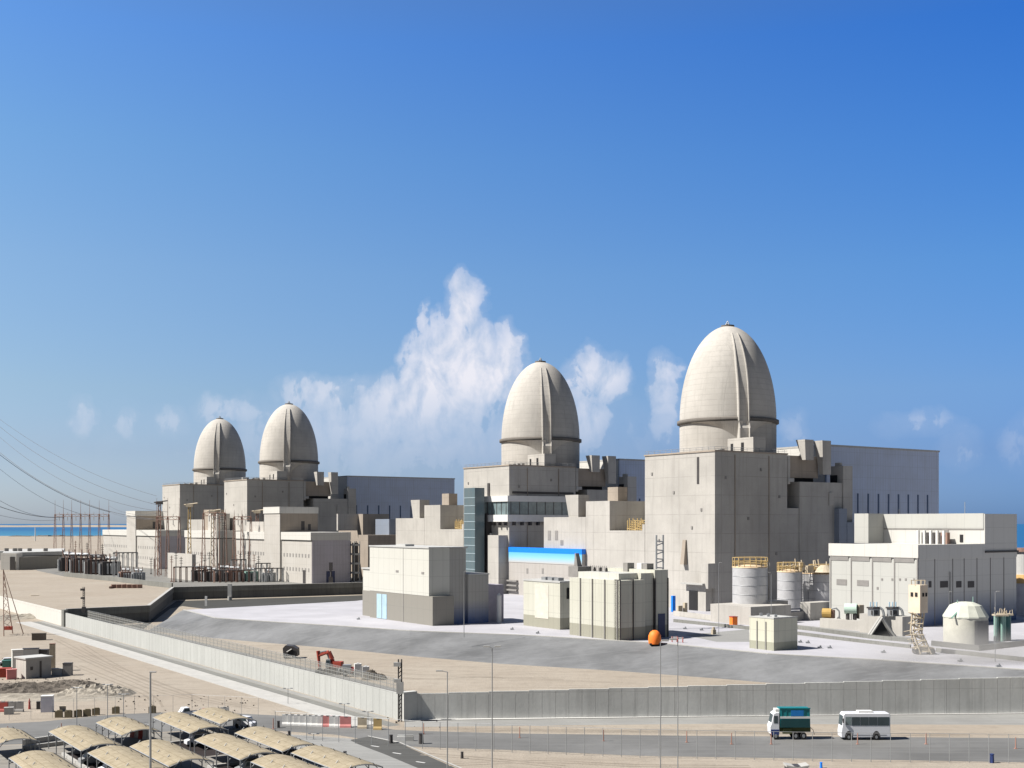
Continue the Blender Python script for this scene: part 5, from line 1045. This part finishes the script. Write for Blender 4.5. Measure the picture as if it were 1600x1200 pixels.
# other machines in the channel
c = G(455, 1028, LOW); g = thing('site_truck', 'black truck seen end on beside the grey embankment', 'truck', tuple(c)); m = MB(); m.profile([(-2.2, .8), (-2.4, 3.4), (-1.6, 4.3), (.8, 4.1), (2.3, 3.2), (2.4, .8)], -2.2, 2.2, Matrix.Translation(c)); m.build('body', DARK, g)
m = MB(); m.profile([(-.9, 1.2), (-.2, 3.0), (1.8, 2.6), (1.9, 1.2)], -2.35, -2.2, Matrix.Translation(c)); m.build('hopper_mouth', BLACK, g); m = MB(); m.bar(c+Vector((-1.0, -2.4, 2.2)), c+Vector((.6, -2.4, 3.2)), .18); m.build('tailgate_bar', KERB, g); wheelset(g, (c.x-1.5, c.x+1.4), c.y-2.4, .6, .4, LOW)
c = G(548, 1056, LOW); c = U(547, 345, LOW); g = thing('wheel_loader', 'small red and grey loader behind the yard wall', 'loader', tuple(c)); m = MB(); m.box(c+Vector((-.9, 0, 1)), 2.4, 2, 2.4); m.build('cab', GREY, g); m = MB(); m.box(c+Vector((1.2, 0, 1)), 2.4, 1.8, 1.7); m.build('engine_cover', RED, g); m = MB(); m.tube([c+Vector((-1.6, -.8, 1.4)), c+Vector((-2.8, -.8, 2.6)), c+Vector((-3.4, -.8, 1.2))], .22); m.build('lift_arm', GREY, g); wheelset(g, (c.x-1.3, c.x+1.5), c.y-1.2, .7, .4, LOW)
for u, h_, lb in ((559, 2.6, 'tall white water container behind the yard wall'), (571, 1.8, 'low white water container behind the yard wall')): c = U(u, 344, LOW+.0); m = MB(); m.box(c, 2.0, 1.6, h_+1.2, .3); m.box(c+Vector((0, 0, h_+1.2)), .6, .6, .3); single('water_container', m, WHITE, lb, 'container', tuple(c))
for u, lb in ((580, 'brown spoil heap beside the white containers'), (592, 'flat brown spoil heap near the camera mast')): c = U(u, 338, LOW); single('debris_pile', heap('d', c.x, c.y, 2.6, 1.6, 2.6 if u < 585 else 1.6, RUB, u), RUB, lb, 'spoil heap', tuple(c))
# ------------------------------------------------------------------ barriers and cones
bl = ['pale red and white water barrier on the road edge', ]
def barrier(u, v, mat, lb, w=2.0, h=2.4, rot=0.0, group='plastic road barriers'):
    c = G(u, v, LOW); g = thing('road_barrier', lb, 'barrier', tuple(c), group); M = Matrix.Translation(c) @ Matrix.Rotation(rot+math.pi/2, 4, 'Z')
    m = MB(); m.profile([(-.45, 0), (-.4, .35), (-.16, .7), (-.13, h), (.13, h), (.16, .7), (.4, .35), (.45, 0)], -w/2, w/2, M); m.build('shell', mat, g)
    m = MB(); m.box(c+Vector((0, -.02, h*.98)), w*.3, .3, .15); m.build('filler_cap', KERB, g)
for i in range(11):
    u = 448+i*9.2; red = i in (7, 10); barrier(u, 1133+i*.35, PINK if red else WHITE, ('faded red plastic barrier in the row below the sunlit wall' if red else 'white plastic barrier in the row below the sunlit wall'), 2.4 if red else 2.0)
barrier(566, 1138, TAN, 'tan plastic barrier right of the red pair'); barrier(590, 1140, YEL, 'ochre barrier at the head of the side road', 1.8)
barrier(5, 1112, RED, 'dark red barrier at the left edge', 2.6, 2.4); barrier(18, 1112, LOUV, 'grey barrier next to the dark red one'); barrier(30, 1112, LOUV, 'second grey barrier from the dark red one')
barrier(208, 1152, PINK, 'pale red barrier between the parking shades', 1.2, 3); barrier(214, 1152, WHITE, 'white barrier between the parking shades', 1.0, 3); barrier(221, 1154, RED, 'bright red barrier between the parking shades', 1.2, 3); barrier(228, 1155, WHITE, 'white barrier beside the thick lamp post', 1.2, 3)
barrier(330, 1116, PINK, 'low pale red barrier behind the white pickup', 4, 1.4); barrier(351, 1117, KERB, 'pale block beside the white four-wheel drive', 2, 1.8)
for i, (u, v) in enumerate(((92, 1121), (107, 1121), (122, 1120), (136, 1119), (150, 1117), (181, 1115), (238, 1114))):
    c = G(u, v, LOW); m = MB(); m.box(c, 1.6, .8, 1.5, .1); m.box(c+Vector((.2, -.1, 1.5)), 1.0, .5, .2, .1); single('concrete_block', m, plain('brown_block%d' % i, (.16, .13, .08), .9) if i < 1 else bpy.data.materials['brown_block0'], 'dark brown block in the row along the left road edge', 'block', tuple(c), 'brown blocks along the road')
for i, (u, v) in enumerate(((662, 1147), (812, 1153), (943, 1158), (1073, 1160), (1143, 1163), (1340, 1163), (1447, 1163), (1587, 1170), (96, 1147), (12, 1152), (427, 1139), (1205, 1163))):
    c = G(u, v, LOW); m = MB(); m.bar(c, c+Vector((0, 0, 2.3)), .13, 8, .09); m.box(c, .5, .5, .12); single('traffic_cone', m, plain('faded_cone', (.36, .20, .16), .8) if i == 0 else bpy.data.materials['faded_cone'], 'slim faded reddish delineator post on the road', 'road marker', tuple(c), 'delineator posts along the road')
for u, v, s, lb in ((452, 1153, .7, 'small dark drum on the paving near the shades'), (539, 1186, .7, 'small dark drum on the paving lot'), (611, 1161, .8, 'dark drum on the side road edge'), (658, 1162, 1.0, 'black upright bin by the roadside'), (435, 1137, .7, 'dark drum by the white barriers'), (722, 1185, .6, 'tiny dark drum in the roadside sand'), (1283, 1200, .5, 'tiny blue post on the bottom sand'), (1550, 1192, .8, 'dark blue post at the road edge')):
    c = G(u, v, LOW); m = MB(); m.cyl(c, .5*s, 1.9*s, 12, .42*s); m.cyl(c+Vector((0, 0, 1.9*s)), .5*s, .2*s, 12); single('drum', m, BLUE if 'tiny blue' in lb else bpy.data.materials['navy_panel'] if 'dark blue' in lb else DARK, lb, 'drum', tuple(c))
for u, lb in ((627, 'white concrete barrier block right of the side road'), (640, 'cream concrete barrier block beside the black bin')): c = G(u, 1157.5, LOW); m = MB(); m.box(c, 1.7, .6, .9); m.box(c+Vector((0, 0, .9)), 1.5, .3, .3); single('barrier_block', m, WHITE if u < 630 else KERB, lb, 'barrier', tuple(c))
c = U(1244, 200, LOW); g = thing('equipment_trailer', 'dark box trailer with a pale folded cover, cut by the bottom edge', 'trailer', tuple(c)); m = MB(); zt = ZV(1190, 200); m.box(c+Vector((0, 0, .6)), 3.4, 2.4, zt-LOW-1.2); m.build('body', DARK, g)
m = MB(); zz = zt-.7; m.hexa([Vector((c.x-1.9, c.y-1.3, zz)), Vector((c.x, c.y-1.3, zz-.35)), Vector((c.x, c.y+1.3, zz-.35)), Vector((c.x-1.9, c.y+1.3, zz))], [Vector((c.x-1.9, c.y-1.3, zz+.35)), Vector((c.x, c.y-1.3, zz)), Vector((c.x, c.y+1.3, zz)), Vector((c.x-1.9, c.y+1.3, zz+.35))])
m.hexa([Vector((c.x, c.y-1.3, zz-.35)), Vector((c.x+1.9, c.y-1.3, zz)), Vector((c.x+1.9, c.y+1.3, zz)), Vector((c.x, c.y+1.3, zz-.35))], [Vector((c.x, c.y-1.3, zz)), Vector((c.x+1.9, c.y-1.3, zz+.35)), Vector((c.x+1.9, c.y+1.3, zz+.35)), Vector((c.x, c.y+1.3, zz))]); m.build('folded_cover', KERB, g); wheelset(g, (c.x-1, c.x+1), c.y-1.4, .5)
# ------------------------------------------------------------------ left yard
c = G(62, 1058, LOW); g = thing('site_cabin', 'site cabin with a shade-toned grey front and pale flat roof in the left yard', 'cabin', tuple(c))
P = G(38, 1061, LOW); P.z = 0
q = [G(41, 1061, LOW), G(80, 1057, LOW)]; d = (q[1]-q[0]); n = Vector((-d.y, d.x, 0)).normalized()*6
m = MB(); m.prism([q[0], q[1], q[1]+n, q[0]+n], LOW, LOW+5.6); m.build('wall', plain('cabin_shade_grey', (.30, .29, .28), .8), g)  # beige cabin's front coloured grey to carry its shade
m = MB(); e = d.normalized()*.4; m.prism([q[0]-e-n*.05, q[1]+e-n*.05, q[1]+e+n*1.1, q[0]-e+n*1.1], LOW+5.6, LOW+6.0); m.build('roof', ROOF, g)
m = MB(); w_ = d.normalized(); m.prism([q[0]+w_*1.2-n*.01, q[0]+w_*2.0-n*.01, q[0]+w_*2.0+n*.01, q[0]+w_*1.2+n*.01], LOW+2.4, LOW+3.4); m.prism([q[0]+w_*4.0-n*.01, q[0]+w_*4.6-n*.01, q[0]+w_*4.6+n*.01, q[0]+w_*4.0+n*.01], LOW, LOW+4.8); m.build('opening', DARK, g)
m = MB(); m.prism([q[0]-w_*.08, q[0]+w_*.05, q[0]+w_*.05+n, q[0]-w_*.08+n], LOW, LOW+5.7); m.build('painted_lit_end', PANELW, g)  # paler cladding paints the sunlight on this end
def sbox(u, v, sx, sy, sz, mat, name, lb, cat, rot=.2, lid=None, z=LOW):
    c = G(u, v, z); g = thing(name, lb, cat, tuple(c)); m = MB(); m.box(c, sx, sy, sz, rot); m.build('shell', mat, g); m = MB(); m.box(c+Vector((0, 0, sz)), sx*1.06, sy*1.06, .25, rot); m.build('lid', lid or mat, g); return g
sbox(106, 1055, 2.4, 2, 3.4, LOUV, 'generator_box', 'small dark generator box right of the site cabin', 'generator', .1, DARK)
sbox(82, 1048, 1.6, 1.6, 8.0, TAN, 'brown_tank_tower', 'narrow brown tower tank behind the site cabin', 'tank tower', .3, RUST)
sbox(74, 1112, 2.6, 2.2, 3.6, plain('toilet_lilac', (.55, .55, .62), .6), 'portable_toilet', 'white-roofed portable toilet at the edge of the left yard', 'portable toilet', .2, WHITE)
sbox(60, 1108, .8, .8, 1.6, DARK, 'waste_bin', 'black bin beside the portable toilet', 'bin')
sbox(27, 1048, 3, 3, 6.2, WHITE_P, 'storage_container', 'white upright container left of the site cabin', 'container', .5)
sbox(48, 1026, 5, 2.4, 2.6, ROOF, 'storage_container', 'pale low container behind the cabin roof', 'container', .3, DARK)
sbox(66, 1025, 4, 2.2, 2.0, DARK, 'storage_container', 'dark low box behind the cabin roof', 'container', .1)
sbox(90, 1055, 3, 1.6, 1.8, KERB, 'water_bowser', 'pale rounded bowser between the cabin and the generator', 'bowser', .1)
sbox(6, 1058, 4, 2.4, 2.4, MAROON, 'compressor', 'dark red compressor at the left edge below the white car', 'compressor', .2)
sbox(18, 1061, 2.6, 1.8, 2.6, PINK, 'fuel_tank', 'pinkish fuel tank left of the cabin end wall', 'tank', .5)
sbox(13, 1046, 3.4, 2.2, 2.6, plain('sea_green', (.05, .14, .12), .6), 'generator_box', 'dark green generator beside the white car', 'generator', .4)
sbox(54, 948, 4, 3, 6, CANV, 'water_tower', 'tan tank on a red base at the far end of the sunlit wall', 'tank', .5, TAN)
sbox(61, 1000, 5, 2.5, 2.4, RUB, 'tarpaulin_stack', 'dark covered stack lying on the pale yard sand', 'stack', .3)
sbox(14, 1116, 2, 1.2, 1.4, KERB, 'sandbag_pile', 'pale low bag pile at the yard edge', 'bags', .3)
sbox(98, 1110, 1.4, 1, .8, TAN, 'sandbag_pile', 'tan low bag pile right of the portable toilet', 'bags', .3)
c = G(46, 1108, LOW); m = MB(); m.bar(c, c+Vector((0, 0, 1.6)), .3, 8, .2); m.bar(c+Vector((0, 0, 1.6)), c+Vector((0, 0, 2.6)), .28, 8, .05); single('red_marker', m, RED, 'upright red marker left of the portable toilet', 'marker', tuple(c))
# leaning tripod derrick
a = G(6, 994, LOW); b = G(20, 990, LOW); g = thing('tripod_derrick', 'leaning reddish lattice derrick at the far left', 'derrick', tuple(a)); m = MB()
top = U(5, a.y+3, ZV(890, a.y)); 
for p_ in (a, b, a+Vector((4, 9, 0))): m.bar(p_, top, .2, 4, .12)
for k in range(1, 9): m.bar(a.lerp(top, k/10), b.lerp(top, (k+1)/10), .1); m.bar(b.lerp(top, k/10), a.lerp(top, (k+1)/10), .1)
m.build('leg_frame', RUST, g); m = MB(); m.box(a.lerp(b, .5)+Vector((0, 0, 2)), 3, 1.4, 1.4); m.build('winch', MAROON, g)
# yard litter
rl = random.Random(21); m = MB()
for (u0, u1, v0, v1, n) in ((0, 150, 1060, 1090, 150), (290, 400, 1088, 1118, 30), (0, 60, 1030, 1062, 60), (600, 700, 1120, 1140, 10), (180, 260, 1085, 1112, 24)):
    for i in range(n):
        p = G(rl.uniform(u0, u1), rl.uniform(v0, v1), LOW-.1); s = rl.uniform(.06, .28); m.box(p, s*rl.uniform(.7, 1.8), s, s*rl.uniform(.6, 1.6)+.1, rl.uniform(0, 3))
tag(m.build('stones', RUB), 'loose dark stones and litter on the yard sand', 'stones', kind='stuff')
# ------------------------------------------------------------------ parking shades
def shade(u, v, L, label, wd=7.7, zc=-2.6, rise=.85, first=[]):
    P = G(u, v, zc); P = Vector((P.x, P.y, 0)); P = P-AX*0
    g = thing('parking_shade', label, 'parking shade', (P.x, P.y, LOW), 'beige vaulted parking shades')
    m = MB(); nb, nl = 12, 16; rows = []
    for i in range(nl+1):
        row = []
        for j in range(nb+1):
            s = j/nb; z = zc+rise*math.sin(math.pi*s)-.10*abs(math.sin(math.pi*i/2))*math.sin(math.pi*s); row.append(m.bm.verts.new(W(P, -L*i/nl, wd*s, z)))
        rows.append(row)
    for i in range(nl):
        for j in range(nb): f = m.bm.faces.new((rows[i][j], rows[i+1][j], rows[i+1][j+1], rows[i][j+1])); f.smooth = True
    o = m.build('canopy', CANV, g); o.modifiers.new('s', 'SOLIDIFY').thickness = .07
    m = MB()
    for i in range(0, nl+1, 2):
        pts = [W(P, -L*i/nl, wd*j/nb, zc-.12+rise*math.sin(math.pi*j/nb)) for j in range(nb+1)]; m.tube(pts, .09, 4)
    m.bar(W(P, 0, 0, zc-.1), W(P, -L, 0, zc-.1), .1); m.bar(W(P, 0, wd, zc-.1), W(P, -L, wd, zc-.1), .1); m.build('frame', GREY, g)
    for i in range(5):
        for s in (0, wd): m = MB(); q_ = W(P, -L*i/4, s, LOW); m.bar(q_, Vector((q_.x, q_.y, zc)), .1, 6); m.bar(Vector((q_.x, q_.y, zc-1.2)), W(P, -L*i/4, wd*.25 if s == 0 else wd*.75, zc+.9), .08); m.build('post', GREY, g)
    return g
SH = [(76, 1143, 24, 'beige parking shade nearest the left road, alone above the dark bay'), (137, 1176, 24, 'beige shade at the bottom edge, left of the thick lamp post'),
      (150, 1129, 18, 'short beige shade behind the thick lamp post by the road'), (203, 1166, 22, 'beige shade immediately right of the thick lamp post at the bottom'),
      (239, 1121, 23, 'beige shade just below the white pickup'), (304, 1156, 23, 'central beige shade right of the brown-black bay'), (300, 1114, 17, 'upper beige shade between the pickup and the white car'),
      (367, 1145, 23, 'beige shade just below the white four-wheel drive'), (392, 1190, 20, 'beige shade at the bottom right of the lot, below the central one'), (455, 1176, 20, 'rightmost beige shade beside the paving lot'),
      (-30, 1147, 14, 'beige shade at the left frame edge above the corner shade'), (14, 1184, 22, 'beige shade in the bottom left corner')]
for u, v, L, lb in SH: shade(u, v, L, lb)
def bay(u, v, L, wd, lb):
    P = G(u, v, LOW); P = Vector((P.x, P.y, 0)); m = MB(); m.ab(P, -L, 0, 0, wd, LOW, LOW+.016); struct('parking_bay', m, ASPHB)  # dark asphalt, its colour deepened by the shade between the canopies
    m = MB(); m.ab(P, -L-.6, .5, -.6, -.02, LOW, LOW+.5); m.ab(P, .02, .6, 0, wd, LOW, LOW+.5); m.ab(P, -L, .6, wd+.02, wd+.5, LOW, LOW+.45); single('bay_kerb', m, KERB, lb, 'kerb', (P.x, P.y, LOW))
bay(102, 1180, 20, 8.4, 'pale kerb round the dark bay at the bottom left'); bay(258, 1164, 16, 9.2, 'pale kerb round the dark bay left of the central shade'); bay(330, 1200, 12, 9, 'pale kerb round the dark bay at the bottom edge')
# white parked things under shades and low walls
m = MB()
for k in range(16): a = G(38+k*3.6, 1164-k*.55, LOW); m.box(a, .5, .8, 1.1, .4)
single('bollard_row', m, KERB, 'row of short pale bollards along the parking yard edge', 'bollards', tuple(G(38, 1164, LOW)))
m = MB(); a, b = G(36, 1172, LOW), G(165, 1156, LOW); d = (b-a).normalized(); n = Vector((-d.y, d.x, 0)); m.hexa([a, b, b+n*.5, a+n*.5], [p+Vector((0, 0, .8)) for p in (a, b, b+n*.5, a+n*.5)]); single('yard_kerb', m, KERB, 'pale kerb between the left road and the first shades', 'kerb', tuple(a))

NAVY = plain('navy_car_paint', (.02, .03, .06), .35); SILV = plain('silver_car_paint', (.25, .26, .27), .35)
for (si, f_, mt, lb) in ((0, .85, SILV, 'silver car at the near end of the shade nearest the left road'), (3, .3, NAVY, 'dark car under the shade beside the thick lamp post'), (4, .8, BUSW, 'white car under the shade just below the pickup'), (5, .85, SILV, 'silver car under the central shade'), (7, .8, NAVY, 'dark car under the shade just below the four-wheel drive'), (1, .2, BUSW, 'white car under the bottom shade left of the thick lamp post')):
    u_, v_, L_, _ = SH[si]; P_ = G(u_, v_, -2.6); P_.z = 0; car(W(P_, -L_*f_, 3.1, LOW), math.radians(34.5), 5.0, lb, False, mt)
# dust raised behind the boundary wall at the right
c = G(1535, 1094, LOW); m = MB(); bmesh.ops.create_icosphere(m.bm, subdivisions=3, radius=1, matrix=Matrix.Translation((c.x+6, c.y+32, LOW+6)) @ Matrix.Diagonal((34, 16, 11, 1)))
dm = bpy.data.materials.new('dust'); dm.use_nodes = True; nt = dm.node_tree; nt.nodes.clear(); o_ = nt.nodes.new('ShaderNodeOutputMaterial'); pv = nt.nodes.new('ShaderNodeVolumePrincipled'); pv.inputs['Color'].default_value = (.85, .82, .78, 1)
tcn = nt.nodes.new('ShaderNodeTexCoord'); ln = nt.nodes.new('ShaderNodeVectorMath'); ln.operation = 'LENGTH'; mp = nt.nodes.new('ShaderNodeMapping'); mp.inputs['Scale'].default_value = (1/34, 1/16, 1/11); nt.links.new(tcn.outputs['Object'], mp.inputs[0]); nt.links.new(mp.outputs[0], ln.inputs[0])
ns = nt.nodes.new('ShaderNodeTexNoise'); ns.inputs['Scale'].default_value = .09; ns.inputs['Detail'].default_value = 4; nt.links.new(tcn.outputs['Object'], ns.inputs['Vector'])
def mm_(op, a, b, cl=False):
    q = nt.nodes.new('ShaderNodeMath'); q.operation = op; q.use_clamp = cl
    for i, v in enumerate((a, b)):
        if isinstance(v, (int, float)): q.inputs[i].default_value = v
        else: nt.links.new(v, q.inputs[i])
    return q.outputs[0]
fall = mm_('SUBTRACT', 1.0, ln.outputs['Value'], True); dn = mm_('MULTIPLY', mm_('MULTIPLY', fall, mm_('SUBTRACT', ns.outputs[0], .3, True)), .3)
nt.links.new(dn, pv.inputs['Density']); nt.links.new(pv.outputs[0], o_.inputs['Volume'])
o = m.build('dust', dm, loc=(c.x+6, c.y+32, LOW+6)); tag(o, 'pale dust cloud drifting above the boundary wall at the right', 'dust', kind='stuff')
